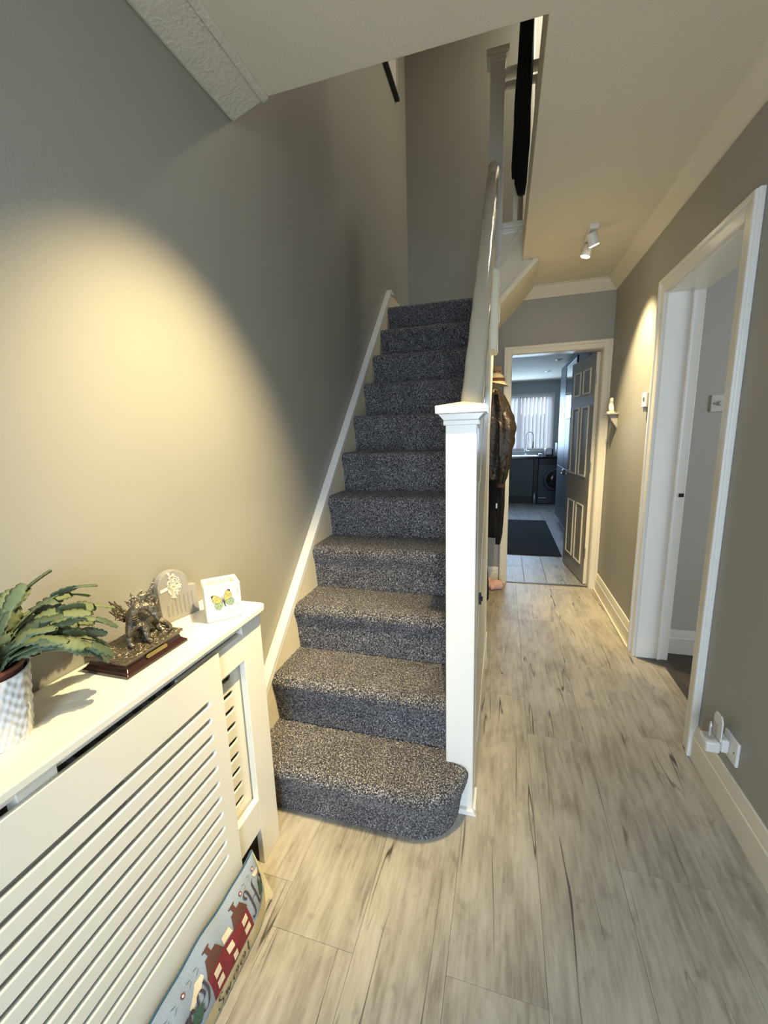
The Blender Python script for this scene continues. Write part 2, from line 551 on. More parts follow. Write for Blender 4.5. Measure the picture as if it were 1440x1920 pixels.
# ceiling slab: over the entrance and right of the stairwell
poly = [(XL, YB), (XR, YB), (XR, YE), (0.09, YE), (0.09, 1.42), (XL, 1.42)]
struct(MB().prism(poly, 'z', ZC, ZC + 0.22).build('ceiling', M['ceil'], bevel=0.004), 'cream painted ceiling with stairwell opening')
# stairwell upper walls and roof
struct(MB().box(XL, 2.0, 4.18, 4.28, 2.35, ZU).build('wall_stairwell', M['wall']), 'grey wall at the top of the stairs')
struct(MB().box(XL - 0.1, 2.0, YB, 4.28, ZU, ZU + 0.08).build('ceiling_upstairs', M['ceil']), 'ceiling above the stairwell')
struct(MB().box(1.9, 2.0, YB, 4.18, ZC + 0.22, ZU).build('wall_landing', M['wall']), 'wall of the upstairs landing')
struct(MB().box(XL, 1.9, 0.9, 1.0, ZC + 0.22, ZU).build('wall_bedroom', M['wall']), 'wall between landing and bedroom')
struct(MB().box(XR, 1.9, 1.0, 4.18, ZC + 0.14, ZC + 0.22).build('floor_landing', M['darkfloor']), 'upstairs landing floor')

# upstairs doorway on the stairwell wall
t5 = MB()
t5.box(0.11, 0.17, 4.15, 4.18, 2.69, 4.80); t5.box(0.93, 0.99, 4.15, 4.18, 2.69, 4.80); t5.box(0.17, 0.93, 4.15, 4.18, 4.72, 4.80)
struct(t5.build('trim_8', M['white'], bevel=0.004), 'white upstairs door frame')
d3 = struct(MB().box(0.17, 0.93, 4.155, 4.18, 2.69, 4.72).build('door_3', M['white']), 'white upstairs door')
part('handle', MB().box(0.22, 0.25, 4.14, 4.155, 3.70, 3.86).box(0.225, 0.33, 4.12, 4.14, 3.80, 3.82), M['black'], d3)


def coving(name, axis, wallpos, zb, size, a, b, sgn, m, label):
    """stepped coving; sgn: direction from the wall into the room"""
    w = wallpos
    s_ = size
    prof = [(w, zb), (w + sgn * 0.006, zb), (w + sgn * 0.008, zb + 0.008), (w + sgn * s_ * 0.35, zb + (ZC - zb) * 0.35),
            (w + sgn * s_ * 0.75, zb + (ZC - zb) * 0.80), (w + sgn * s_ * 0.82, ZC - 0.006), (w + sgn * s_, ZC - 0.005), (w + sgn * s_, ZC), (w, ZC)]
    o = MB().prism(prof, axis, a, b).build(name, m, smooth=True, angle=30)
    return struct(o, label)


coving('trim_1', 'y', XR, 2.395, 0.085, YB, YE, -1, M['ceil'], 'cream coving along the right wall')
coving('trim_2', 'x', YE, 2.395, 0.085, 0.13, XR, -1, M['ceil'], 'cream coving above the kitchen doorway')
cv = MB().prism([(XL, 2.43), (XL + 0.010, 2.428), (-0.800, 2.462), (-0.795, 2.455), (-0.775, 2.462), (-0.772, ZC), (XL, ZC)], 'y', YB, 1.42)
struct(cv.build('trim_3', M['artex'], bevel=0.003), 'wide textured coving above the radiator cover')


def skirting(name, axis, wallpos, sgn, a, b, label, h=0.152, extra=0.0):
    w = wallpos
    d = 0.018 + extra
    prof = [(w, 0.0), (w + sgn * d, 0.0), (w + sgn * d, h * 0.66), (w + sgn * (d - 0.004), h * 0.69), (w + sgn * (d - 0.003), h * 0.76),
            (w + sgn * (d - 0.010), h * 0.92), (w + sgn * (d - 0.011), h * 0.985), (w + sgn * 0.004, h), (w, h)]
    return struct(MB().prism(prof, axis, a, b).build(name, M['cream'], smooth=True, angle=25), label)


skirting('baseboard_right', 'y', XR, -1, YB, 1.775, 'cream skirting board under the plug socket')
skirting('baseboard_right_far', 'y', XR, -1, 2.672, YE, 'cream skirting board between the two doorways')
skirting('baseboard_end', 'x', YE, -1, -0.80, -0.022, 'short cream skirting board left of the kitchen doorway')
sk2 = MB().box(XR - 0.030, XR - 0.018, 2.68, YE - 0.02, 0, 0.018)
struct(sk2.build('trim_9', M['cream'], bevel=0.004), 'thin beading strip along the far skirting')


def architrave(name, axis, plane, sgn, a0, a1, ztop, w, label, m, deep=0.0):
    """frame around an opening a0..a1 (clear), lying on the wall plane, sgn = out of the wall"""
    o = thing(name, (0, 0, 0), label, 'x'); del o['category']; o['kind'] = 'structure'
    def bar(nm, u0, u1, z0, z1, d):
        x0, x1 = sorted((plane, plane + sgn * d))
        mb = MB()
        if axis == 'y': mb.box(x0, x1, u0, u1, z0, z1)
        else: mb.box(u0, u1, x0, x1, z0, z1)
        part(nm, mb, m, o, bevel=0.004)
    lo, hi = a0 - w, a1 + w
    bar('jamb', lo, a0, 0, ztop + w, 0.020)
    bar('jamb', a1, hi, 0, ztop + w, 0.020)
    bar('head', a0, a1, ztop, ztop + w, 0.020)
    # raised moulding on the outer half
    bar('moulding', lo + 0.004, lo + 0.026, 0, ztop + w - 0.004, 0.029)
    bar('moulding', hi - 0.026, hi - 0.004, 0, ztop + w - 0.004, 0.029)
    bar('moulding', lo + 0.026, hi - 0.026, ztop + w - 0.026, ztop + w - 0.004, 0.029)
    return o


tr_r = architrave('trim_4', 'y', XR, -1, 1.852, 2.595, 2.045, 0.075, 'white frame around the side doorway', M['white'])
tr_e = architrave('trim_5', 'x', YE, -1, 0.048, 0.733, 1.982, 0.064, 'cream frame around the kitchen doorway', M['cream'])
# linings
ln = MB()
ln.box(XR - 0.004, XR + 0.165, 1.832, 1.857, 0, 2.06); ln.box(XR - 0.004, XR + 0.165, 2.588, 2.612, 0, 2.06)
ln.box(XR - 0.004, XR + 0.165, 1.857, 2.588, 2.036, 2.06)
ln.box(XR + 0.105, XR + 0.118, 2.575, 2.588, 0, 2.036)
lo = struct(ln.build('trim_6', M['white'], bevel=0.003), 'white lining of the side doorway')
part('latch_plate', MB().box(XR + 0.135, XR + 0.158, 2.584, 2.590, 0.98, 1.0), M['black'], lo)
ln = MB()
ln.box(0.036, 0.052, YE - 0.004, YE + 0.115, 0, 1.995); ln.box(0.730, 0.747, YE - 0.004, YE + 0.115, 0, 1.995)
ln.box(0.052, 0.730, YE - 0.004, YE + 0.115, 1.979, 1.995)
struct(ln.build('trim_7', M['cream'], bevel=0.003), 'cream lining of the kitchen doorway')
# thresholds
th = tag(MB().prism([(0.925, 1.86), (0.965, 1.86), (0.965, 2.585), (0.80, 2.585), (0.80, 2.572), (0.925, 2.50)], 'z', -0.004, 0.004).build('threshold_strip', M['strip'], bevel=0.002),
         'dark metal threshold strip in the side doorway', 'threshold')
th2 = tag(MB().box(0.052, 0.730, 3.745, 3.775, 0.0, 0.006).build('threshold_strip', M['strip'], bevel=0.002),
          'thin dark threshold strip under the kitchen door', 'threshold')

# side room seen through the right doorway
struct(MB().box(0.93, 3.6, -0.6, 2.9, -0.06, -0.004).build('floor_side_room', M['darkfloor']), 'dark brown floor of the side room')
struct(MB().box(0.962, 3.6, 2.70, 2.80, 0, 2.55).build('wall_side_room', M['roomwall']), 'pale blue grey wall in the side room')
struct(MB().box(0.937, 3.6, -0.7, -0.6, 0, 2.55).build('wall_side_room_front', M['roomwall']), 'front wall of the side room')
w3 = MB()
w3.box(3.5, 3.6, -0.6, 0.2, 0, 2.55); w3.box(3.5, 3.6, 1.8, 2.7, 0, 2.55); w3.box(3.5, 3.6, 0.2, 1.8, 0, 0.8); w3.box(3.5, 3.6, 0.2, 1.8, 2.2, 2.55)
struct(w3.build('wall_side_room_window', M['roomwall']), 'window wall of the side room')
struct(MB().box(0.937, 3.6, -0.7, 2.8, 2.55, 2.62).build('ceiling_side_room', M['roomwall']), 'ceiling of the side room')
skr = MB().prism([(2.70, 0), (2.682, 0), (2.682, 0.10), (2.686, 0.105), (2.687, 0.115), (2.692, 0.14), (2.696, 0.15), (2.70, 0.15)], 'x', 0.97, 3.5)
struct(skr.build('baseboard_side_room', M['white'], smooth=True, angle=25), 'white skirting board in the side room')

# ------------------------------------------------------------------ the staircase
RISE, GO = 0.2144, 0.2177
SXL, SXR = -0.888, -0.118
def NY(k): return 1.317 + GO * (k - 2) if k > 1 else 1.105
def NZ(k): return 0.409 + RISE * (k - 2) if k > 1 else 0.195

stair = thing('staircase', (-0.5, 2.2, 0.0), 'carpeted straight staircase with white newel post, solid balustrade and glossy handrail', 'staircase')
rng = np.random.default_rng(5)


def carpet_mesh(rows, name, disp=0.0022):
    """rows: list of lists of points (grid) -> fuzzy carpet object"""
    A = np.array(rows, dtype=float)
    du = np.gradient(A, axis=1); dv = np.gradient(A, axis=0)
    nrm = np.cross(du, dv); ln_ = np.linalg.norm(nrm, axis=2, keepdims=True); ln_[ln_ == 0] = 1
    nrm /= ln_
    sgn = np.sign((nrm * np.array([0.0, -0.5, 0.6])).sum(axis=2).mean()) or 1
    A = A + nrm * sgn * (rng.random(A.shape[:2])[..., None] - 0.35) * disp * 2 + (rng.random(A.shape) - 0.5) * 0.0014
    mb = MB(); mb.grid([list(map(tuple, r)) for r in A])
    o = mb.build(name, M['carpet'], None, smooth=False, recalc=False)
    me = o.data
    if me.polygons[0].normal.dot(Vector((0, -0.5, 0.6))) < 0 or True:
        bm = bmesh.new(); bm.from_mesh(me); bmesh.ops.recalc_face_normals(bm, faces=bm.faces)
        n = sum((f.normal for f in bm.faces), Vector())
        if n.dot(Vector((0, -0.5, 0.6))) < 0:
            bmesh.ops.reverse_faces(bm, faces=bm.faces)
        bm.to_mesh(me); bm.free()
    me.shade_smooth()
    o.parent = stair; o.location = -stair.location
    return o


def resample(pts, step):
    out = [np.array(pts[0], float)]
    for a, b in zip(pts[:-1], pts[1:]):
        a = np.array(a, float); b = np.array(b, float)
        n = max(1, int(np.linalg.norm(b - a) / step + 0.5))
        for i in range(1, n + 1): out.append(a + (b - a) * i / n)
    return out


def nose_profile(zlow, z, back):
    """(d,z): d<0 means behind the nose"""
    p = [(-0.034, zlow), (-0.020, z - 0.095), (-0.009, z - 0.066), (-0.002, z - 0.046), (0.0, z - 0.032), (-0.003, z - 0.019), (-0.011, z - 0.008), (-0.024, z - 0.002), (-0.042, z), (-back, z)]
    return p


# step 1 with its rounded end round the newel
plan = [(SXL + 0.0 + (i / 120.0) * (-0.28 - SXL), 1.105, 0.0, -1.0) for i in range(121)]
for i in range(1, 49):
    a = -PI / 2 + (PI / 2) * i / 48
    nx, ny = math.cos(a) / 0.185, math.sin(a) / 0.18
    l = math.hypot(nx, ny)
    plan.append((-0.28 + 0.185 * math.cos(a), 1.285 + 0.18 * math.sin(a), nx / l, ny / l))
prof = resample(nose_profile(0.0, NZ(1), 0.044), 0.0055)
rows = []
for (px, py, nx, ny) in plan:
    col = [(px + nx * d, py + ny * d, z) for d, z in prof]
    lx, ly, lz = col[-1]
    yb = NY(2) + 0.03
    n = 44
    for i in range(1, n + 1):
        t = i / n
        col.append((lx - max(0, nx) * 0.02 * t, ly + (yb - ly) * t, lz))
    rows.append(col)
carpet_mesh(rows, 'carpet_step')
for k in range(2, 12):
    back = GO + 0.03 if k < 11 else 0.92
    st = 0.0055 if k < 6 else 0.008
    prof = resample(nose_profile(NZ(k - 1), NZ(k), back), st if k < 11 else 0.012)
    nx_ = int((SXR - SXL) / st)
    rows = [[(SXL + (SXR - SXL) * i / nx_, NY(k) - d, z) for d, z in prof] for i in range(nx_ + 1)]
    carpet_mesh(rows, 'carpet_step')

# wall string with its capping
def zs(y): return 0.475 + 0.993 * (y - 1.347)
yb0, yb1 = 1.060, 3.372
sp = MB().prism([(yb0, 0.0), (yb0, zs(yb0) - 0.02), (yb1, zs(yb1) - 0.02), (3.44, 2.47), (3.44, 2.2), (yb1, zs(yb1) - 0.55), (yb0 + 0.5, 0.0)], 'x', XL, SXL + 0.002)
part('string', sp, M['string'], stair, bevel=0.002)
cap = MB().prism([(yb0, zs(yb0) - 0.026), (yb0, zs(yb0)), (yb1, zs(yb1)), (3.445, 2.485), (3.445, 2.455), (yb1 + 0.004, zs(yb1) - 0.032)], 'x', XL, SXL + 0.010)
part('string_capping', cap, M['white'], stair, bevel=0.004)
cap2 = MB().prism([(yb0, zs(yb0) - 0.056), (yb0, zs(yb0) - 0.034), (yb1, zs(yb1) - 0.034), (yb1, zs(yb1) - 0.056)], 'x', XL, SXL + 0.006)
part('string_bead', cap2, M['white'], stair, bevel=0.003)
# landing skirting
part('landing_skirting', MB().box(XL, XL + 0.016, 3.445, 4.18, 2.345, 2.48).box(XL, -0.12, 4.164, 4.18, 2.345, 2.40), M['string'], stair, bevel=0.003)
part('landing_deck', MB().box(XL, -0.10, 3.30, 4.18, 2.318, 2.334), M['string'], stair)
# underside of the flight
sf = MB().prism([(1.40, 0.10), (1.40, 0.16), (3.20, 2.01), (3.717, 2.11), (3.717, 2.05), (3.25, 1.94)], 'x', XL, -0.10)
part('soffit', sf, M['ceil'], stair)

# newel post
NX0, NX1, NY0, NY1 = -0.174, -0.078, 1.29, 1.386
nw = part('newel_post', MB().box(NX0, NX1, NY0, NY1, 0.0, 1.41), M['white'], stair, bevel=0.004)
def sub(name, mb, m, par, **k):
    return part(name, mb, m, par, **k)
capm = MB()
capm.box(NX0 - 0.006, NX1 + 0.006, NY0 - 0.006, NY1 + 0.006, 1.385, 1.400)
capm.prism([(NX0 - 0.004, 1.400), (NX0 - 0.022, 1.420), (NX1 + 0.022, 1.420), (NX1 + 0.004, 1.400)], 'y', NY0 - 0.014, NY1 + 0.014)
capm.box(NX0 - 0.028, NX1 + 0.028, NY0 - 0.028, NY1 + 0.028, 1.420, 1.444)
cxm, cym = (NX0 + NX1) / 2, (NY0 + NY1) / 2
a0, a1, b0, b1 = NX0 - 0.024, NX1 + 0.024, NY0 - 0.024, NY1 + 0.024
capm.add([(a0, b0, 1.444), (a1, b0, 1.444), (a1, b1, 1.444), (a0, b1, 1.444), (cxm, cym, 1.458)], [(0, 1, 4), (1, 2, 4), (2, 3, 4), (3, 0, 4)])
sub('newel_cap', capm, M['white'], nw, bevel=0.002)
sub('base_beading', MB().prism([(NX0 + 0.0, 0.0), (NX1 + 0.016, 0.0), (NX1 + 0.004, 0.022), (NX0, 0.022)], 'y', NY0 - 0.016, NY0).prism([(NY0, 0.0), (NY1, 0.0), (NY1, 0.022), (NY0, 0.022)], 'x', NX1, NX1 + 0.012), M['white'], nw, bevel=0.003)

# solid balustrade panel and hall-side spandrel
def zr(y): return 1.366 + 0.940 * (y - 1.386)          # underside of handrail
PX0, PX1 = -0.116, -0.083
def zn(y): return NZ(2) + (NZ(11) - NZ(2)) / (NY(11) - NY(2)) * (y - NY(2))
bal = MB().prism([(NY1, 0.0), (NY1, zr(NY1)), (3.10, zr(3.10)), (3.10, zn(3.10) - 0.32), (2.42, zn(2.42) - 0.32), (2.42, 0.0)], 'x', PX0, PX1)
part('balustrade_panel', bal, M['cream'], stair)
ju = MB().box(PX1, PX1 + 0.006, 2.335, 2.42, 0.0, 1.95)
part('cupboard_jamb', ju, M['cream'], stair, bevel=0.003)
part('cupboard_jamb', MB().box(PX1, PX1 + 0.006, 1.392, 1.44, 0.0, 1.2), M['cream'], stair, bevel=0.003)
dr_ = part('cupboard_door', MB().prism([(1.445, 0.02), (1.445, 1.08), (1.70, 1.33), (2.33, 1.90), (2.33, 0.02)], 'x', PX1, PX1 + 0.003), M['cream'], stair, bevel=0.001)
sub('latch', MB().box(PX1 + 0.003, PX1 + 0.018, 1.555, 1.585, 0.71, 0.718).box(PX1 + 0.003, PX1 + 0.012, 1.566, 1.574, 0.69, 0.738), M['black'], dr_)
part('plinth_block', MB().box(PX1, PX1 + 0.012, 2.34, 2.425, 0.0, 0.15).box(PX1, PX1 + 0.007, 1.40, 2.34, 0.0, 0.12), M['cream'], stair, bevel=0.003)
part('string_moulding', MB().prism([(1.40, zn(1.40) - 0.02), (1.40, zn(1.40) + 0.0), (3.10, zn(3.10) + 0.0), (3.10, zn(3.10) - 0.02)], 'x', PX1, PX1 + 0.005), M['cream'], stair, bevel=0.002)

# handrail: rounded profile swept up the pitch
rx0, rx1 = -0.140, -0.064
ang = math.atan(0.940)
prof = []
rc = (rx0 + rx1) / 2; hw = (rx1 - rx0) / 2
for i in range(17):
    a = PI - PI * i / 16
    prof.append((rc + hw * math.copysign(abs(math.cos(a)) ** 0.75, math.cos(a)), 0.042 + 0.030 * abs(math.sin(a)) ** 0.8))
prof = [(rx0 + 0.012, 0.0), (rx0 + 0.002, 0.012), (rx0, 0.03)] + prof + [(rx1, 0.03), (rx1 - 0.002, 0.012), (rx1 - 0.012, 0.0)]
rows = []
for j in range(41):
    y = 1.30 + (3.105 - 1.30) * j / 40
    if y < 1.386: y = max(y, 1.376)
    wob = 0.0012 * math.sin(j * 1.7)
    rows.append([(x + wob, y - math.sin(ang) * h_ * 0.4, zr(y) + h_ / math.cos(ang) * 0.9) for x, h_ in prof])
rows = rows[2:]
hr = MB(); hr.grid(rows, 0, True)
n_ = len(prof); hr.f.append(tuple(range(n_))); hr.m.append(0); hr.f.append(tuple(len(hr.v) - n_ + i for i in range(n_))); hr.m.append(0)
part('handrail', hr, M['rail'], stair, smooth=True, angle=50)

# upper newel, landing rail, balusters and the short upper flight
n2 = part('newel_post', MB().box(-0.135, -0.045, 3.105, 3.195, 2.10, 3.66), M['white'], stair, bevel=0.004)
capm = MB().box(-0.141, -0.039, 3.099, 3.201, 3.625, 3.64)
capm.prism([(-0.138, 3.640), (-0.155, 3.658), (-0.025, 3.658), (-0.042, 3.640)], 'y', 3.09, 3.21)
capm.box(-0.160, -0.020, 3.080, 3.220, 3.658, 3.685)
sub('newel_cap', capm, M['white'], n2, bevel=0.003)
part('landing_rail', MB().box(-0.045, 0.60, 3.125, 3.175, 3.560, 3.600).box(-0.045, 0.60, 3.137, 3.163, 3.49, 3.530), M['white'], stair, bevel=0.008)
for i in range(5):
    part('baluster', MB().box(0.022 + 0.115 * i, 0.050 + 0.115 * i, 3.137, 3.163, 2.70, 3.50), M['white'], stair, bevel=0.003)
part('landing_trim', MB().box(-0.045, 0.60, 3.085, 3.20, 2.675, 2.705).box(-0.045, 0.09, 3.10, 3.19, 2.645, 2.675), M['white'], stair, bevel=0.004)
us = MB().prism([(-0.10, 2.17), (0.165, 2.462), (0.165, 2.66), (-0.10, 2.66)], 'y', 3.11, YE)
part('upper_flight', us, M['cream'], stair)
part('upper_flight_soffit', MB().prism([(-0.13, 2.125), (0.20, 2.468), (0.16, 2.469), (-0.13, 2.165)], 'y', 3.09, YE), M['ceil'], stair)
for dz in (0.055, 0.215, 0.30):
    part('moulding', MB().prism([(-0.10, 2.165 + dz), (0.10, 2.385 + dz), (0.10, 2.405 + dz), (-0.10, 2.185 + dz)], 'y', 3.098, 3.11), M['cream'], stair, bevel=0.003)

# ------------------------------------------------------------------ radiator cover
cv = thing('radiator_cover', (-0.81, 0.35, 0.0), 'cream painted wooden radiator cover with horizontal slots against the left wall', 'radiator cover')
TZ = 0.862
part('top_shelf', MB().prism([(XL + 0.002, -0.42), (-0.694, -0.42), (-0.694, 1.020), (-0.700, 1.036), (-0.715, 1.041), (XL + 0.002, 1.041)], 'z', TZ - 0.020, TZ), M['mdf'], cv, bevel=0.004)
part('under_rail', MB().box(-0.742, -0.722, -0.40, 1.030, TZ - 0.045, TZ - 0.020), M['mdf'], cv, bevel=0.002)
XF = -0.716
part('end_post', MB().box(XF - 0.020, XF, 0.938, 1.032, 0.0, TZ - 0.020), M['mdf'], cv, bevel=0.002)
part('end_panel', MB().box(XL + 0.002, XF - 0.020, 1.014, 1.032, 0.0, TZ - 0.045), M['mdf'], cv, bevel=0.002)
part('end_post', MB().box(XF - 0.020, XF, -0.41, -0.315, 0.0, TZ - 0.020), M['mdf'], cv, bevel=0.002)
part('end_panel', MB().box(XL + 0.002, XF - 0.020, -0.41, -0.392, 0.0, TZ - 0.045), M['mdf'], cv, bevel=0.002)
def xf(u, v, w): return (w, u, v)
part('frame_rail', MB().box(XF - 0.020, XF, 0.70, 0.938, 0.722, 0.806), M['mdf'], cv, bevel=0.002)
part('frame_rail', MB().box(XF - 0.020, XF, 0.70, 0.938, 0.136, 0.243), M['mdf'], cv, bevel=0.002)
zsl = [0.702 - 0.0469 * i for i in range(11)]
zss = [0.690 - 0.0505 * i for i in range(9)]
holes = [stadium(0.60, 0.905, z, 0.0165) for z in zss]
curve_plate('slotted_side_panel', [(0.55, 0.23), (0.955, 0.23), (0.955, 0.735), (0.55, 0.735)], holes, 0.009, M['mdf'], lambda u, v, w: (XF - 0.030 + w, u, v), cv)
holes = [stadium(-0.12, 0.772, z, 0.0165) for z in zsl]
curve_plate('slotted_main_panel', [(-0.20, 0.100), (0.820, 0.100), (0.820, 0.812), (-0.20, 0.812)], holes, 0.012, M['mdf'], lambda u, v, w: (XF + 0.0065 + w, u, v), cv)
part('bracket', MB().box(-0.745, XF + 0.0, 0.36, 0.42, 0.790, 0.842), M['mdf'], cv)
rad = thing('radiator', (-0.84, 0.35, 0.10), 'white panel radiator hidden behind the slotted cover', 'radiator')
rp = MB().box(-0.865, -0.850, -0.25, 0.90, 0.12, 0.74).box(-0.80, -0.785, -0.25, 0.90, 0.12, 0.74)
part('panel', rp, M['radiator'], rad, bevel=0.006)
for i in range(24):
    part('fin', MB().box(-0.850, -0.80, -0.22 + 0.046 * i, -0.218 + 0.046 * i, 0.14, 0.735), M['radiator'], rad)
for yy in (-0.2, 0.85):
    part('wall_bracket', MB().box(XL + 0.001, -0.865, yy - 0.015, yy + 0.015, 0.15, 0.70), M['radiator'], rad)

# ------------------------------------------------------------------ potted cactus on the cover
PCX, PCY = -0.832, 0.408
pl = thing('potted_cactus', (PCX, PCY, TZ), 'green trailing cactus in a white embossed pot on the radiator cover', 'potted plant')
rows = []
npn = 128
for j in range(57):
    t = j / 56
    z = TZ + 0.0005 + 0.122 * t
    rr = 0.052 + 0.012 * t
    row = []
    for i in range(npn):
        a = 2 * PI * i / npn
        f = math.cos(PI / 8) / math.cos((a + PI / 8) % (PI / 4) - PI / 8)   # octagon
        r_ = rr * (0.35 + 0.65 * f)
        r_ += (0.0009 * math.sin(a * 16 + z * 330 + 1.5 * math.sin(a * 7)) + 0.0007 * math.sin(a * 31 - z * 210)) * (0 < j < 55)
        row.append((PCX + r_ * math.cos(a), PCY + r_ * math.sin(a), z))
    rows.append(row)
for j in range(6):
    t = j / 5
    rows.append([(PCX + (0.059 - 0.004 * t) * math.cos(2 * PI * i / npn), PCY + (0.059 - 0.004 * t) * math.sin(2 * PI * i / npn), TZ + 0.1225 - 0.03 * t) for i in range(npn)])
pb = MB(); pb.grid(rows, 0, True); pb.f.append(tuple(range(npn - 1, -1, -1))); pb.m.append(0)
part('pot', pb, M['pot'], pl, smooth=True, angle=50)
part('inner_pot', MB().lathe([(0.044, 0.035), (0.0545, 0.128), (0.0590, 0.131), (0.0590, 0.136), (0.0535, 0.136), (0.050, 0.112), (0.042, 0.10)], (PCX, PCY, TZ), 28), M['terracotta'], pl, smooth=True)
so = MB()
for j in range(7):
    pass
P = []
for j in range(8):
    r_ = 0.0505 * j / 7
    P.append([(PCX + r_ * math.cos(2 * PI * i / 24), PCY + r_ * math.sin(2 * PI * i / 24), TZ + 0.118 + rs.uniform(-0.003, 0.005)) for i in range(24)])
so.grid(P, 0, True)
part('soil', so, M['soil'], pl, smooth=True)


def leaf_mesh(name, L, Wd, seed, m):
    q = random.Random(seed)
    nu = 11; mbx = MB()
    edge = []
    for i in range(nu + 1):
        t = i / nu
        w = Wd * (0.28 + 0.72 * math.sin(PI * min(1, 0.10 + t * 0.82)) ** 0.7)
        if i % 3 == 0 and 1 < i < nu: w *= 0.76
        if i == nu: w *= 0.72
        edge.append((t * L + (0.0016 if i % 3 == 2 else 0), w / 2))
    up = []; 
    for sgn_z in (1, -1):
        rowsL = []
        for k in range(5):
            s = -1 + 2 * k / 4
            rowsL.append([(x, s * w, sgn_z * (0.0016 * (1 - s * s) + (0.0014 if k == 2 else 0)) - 0.05 * x * x / L * 2 + 0.0) for x, w in edge])
        mbx.grid(rowsL)
    me = bpy.data.meshes.new(name)
    me.from_pydata(mbx.v, [], mbx.f); me.materials.append(m); me.shade_smooth()
    bm = bmesh.new(); bm.from_mesh(me); bmesh.ops.remove_doubles(bm, verts=bm.verts, dist=1e-5); bmesh.ops.recalc_face_normals(bm, faces=bm.faces); bm.to_mesh(me); bm.free()
    return me


LM = [leaf_mesh('leaf', 0.043, 0.031, 1, M['leaf']), leaf_mesh('leaf', 0.046, 0.033, 2, M['leafd']), leaf_mesh('leaf', 0.040, 0.034, 3, M['leaf'])]


def chain(az, elev, nseg, droop, start=(0, 0, 0), tw=0.0, scale=1.0):
    p = Vector((PCX, PCY, TZ + 0.115)) + Vector(start)
    e = elev
    for i in range(nseg):
        me = LM[(i + int(az * 10)) % 3]
        d = Vector((math.cos(e) * math.cos(az), math.cos(e) * math.sin(az), math.sin(e)))
        side = Vector((-math.sin(az), math.cos(az), 0))
        roll = tw + rs.uniform(-0.8, 0.8)
        upv = side.cross(d) * -1
        side2 = side * math.cos(roll) + upv * math.sin(roll)
        up2 = d.cross(side2)
        sc = scale * rs.uniform(0.85, 1.1) * (0.8 if i == 0 else 1.0)
        o = bpy.data.objects.new('leaf', me); C.objects.link(o)
        o.parent = pl
        mw = Matrix((d, side2, up2)).transposed().to_4x4()
        tip = p + d * 0.046 * sc
        # keep clear of the wall and the shelf
        if tip.x < XL + 0.02 or tip.z < TZ + 0.012:
            bpy.data.objects.remove(o); return
        o.matrix_local = Matrix.Translation(p - pl.location) @ mw @ Matrix.Scale(sc, 4)
        p = p + d * 0.037 * sc
        e -= droop * rs.uniform(0.7, 1.3)
        az += rs.uniform(-0.16, 0.16)


specs = [
    # azimuth (0=+x hall, 90=+y along wall), elevation, segments, droop
    (88, 62, 6, 0.30), (80, 45, 6, 0.26), (70, 55, 6, 0.33), (97, 40, 6, 0.22), (60, 40, 5, 0.30), (105, 66, 6, 0.30),
    (85, 25, 5, 0.24), (76, 26, 5, 0.34), (58, 38, 5, 0.34), (92, 80, 5, 0.22), (65, 70, 5, 0.34), (40, 50, 4, 0.42),
    (20, 72, 4, 0.36), (35, 62, 4, 0.36), (-10, 75, 3, 0.4), (-40, 70, 3, 0.4), (-75, 60, 5, 0.35), (-100, 50, 5, 0.32),
    (118, 50, 4, 0.24), (78, 70, 6, 0.24), (84, 8, 4, 0.26), (70, 30, 5, 0.30), (66, 24, 5, 0.36), (93, 52, 5, 0.34), (76, 33, 6, 0.22),
    (-60, 50, 4, 0.4), (8, 82, 3, 0.4), (130, 45, 4, 0.2), (101, 20, 4, 0.22), (68, 85, 4, 0.15), (110, 78, 4, 0.18), (50, 66, 5, 0.36),
]
for az, el, n, dr in specs:
    chain(R(az), R(el), n, dr, (0.022 * math.cos(R(az)), 0.022 * math.sin(R(az)), 0.006), rs.uniform(-0.5, 0.5))

# ------------------------------------------------------------------ dragon figurine
dg = thing('dragon_figurine', (-0.825, 0.694, TZ), 'pewter winged dragon on a dark mahogany plinth, beside the potted cactus', 'figurine')
bx0, bx1, by0, by1 = -0.890, -0.760, 0.606, 0.782
def ring(ins, z): return [(bx0 + ins, by0 + ins, z), (bx1 - ins, by0 + ins, z), (bx1 - ins, by1 - ins, z), (bx0 + ins, by1 - ins, z)]
rows = [ring(0, TZ + 0.0003), ring(0, TZ + 0.006), ring(0.003, TZ + 0.009), ring(0.005, TZ + 0.010), ring(0.010, TZ + 0.016), ring(0.012, TZ + 0.024), ring(0.010, TZ + 0.026), ring(0.010, TZ + 0.030)]
wb_ = MB(); wb_.grid(rows, 0, True); wb_.f += [(3, 2, 1, 0), tuple(28 + i for i in range(4))]; wb_.m += [0, 0]
part('plinth', wb_, M['mahog'], dg, bevel=0.0012)
npl = part('name_plate', MB().prism([(0.664, 0), (0.668, 0.0045), (0.722, 0.0045), (0.726, 0), (0.722, -0.0045), (0.668, -0.0045)], 'x', 0, 0.0012), M['brass'], dg)
npl.rotation_euler = (0, R(-22), 0); npl.location = Vector((bx1 - 0.0085, 0, TZ + 0.0185)) - dg.location
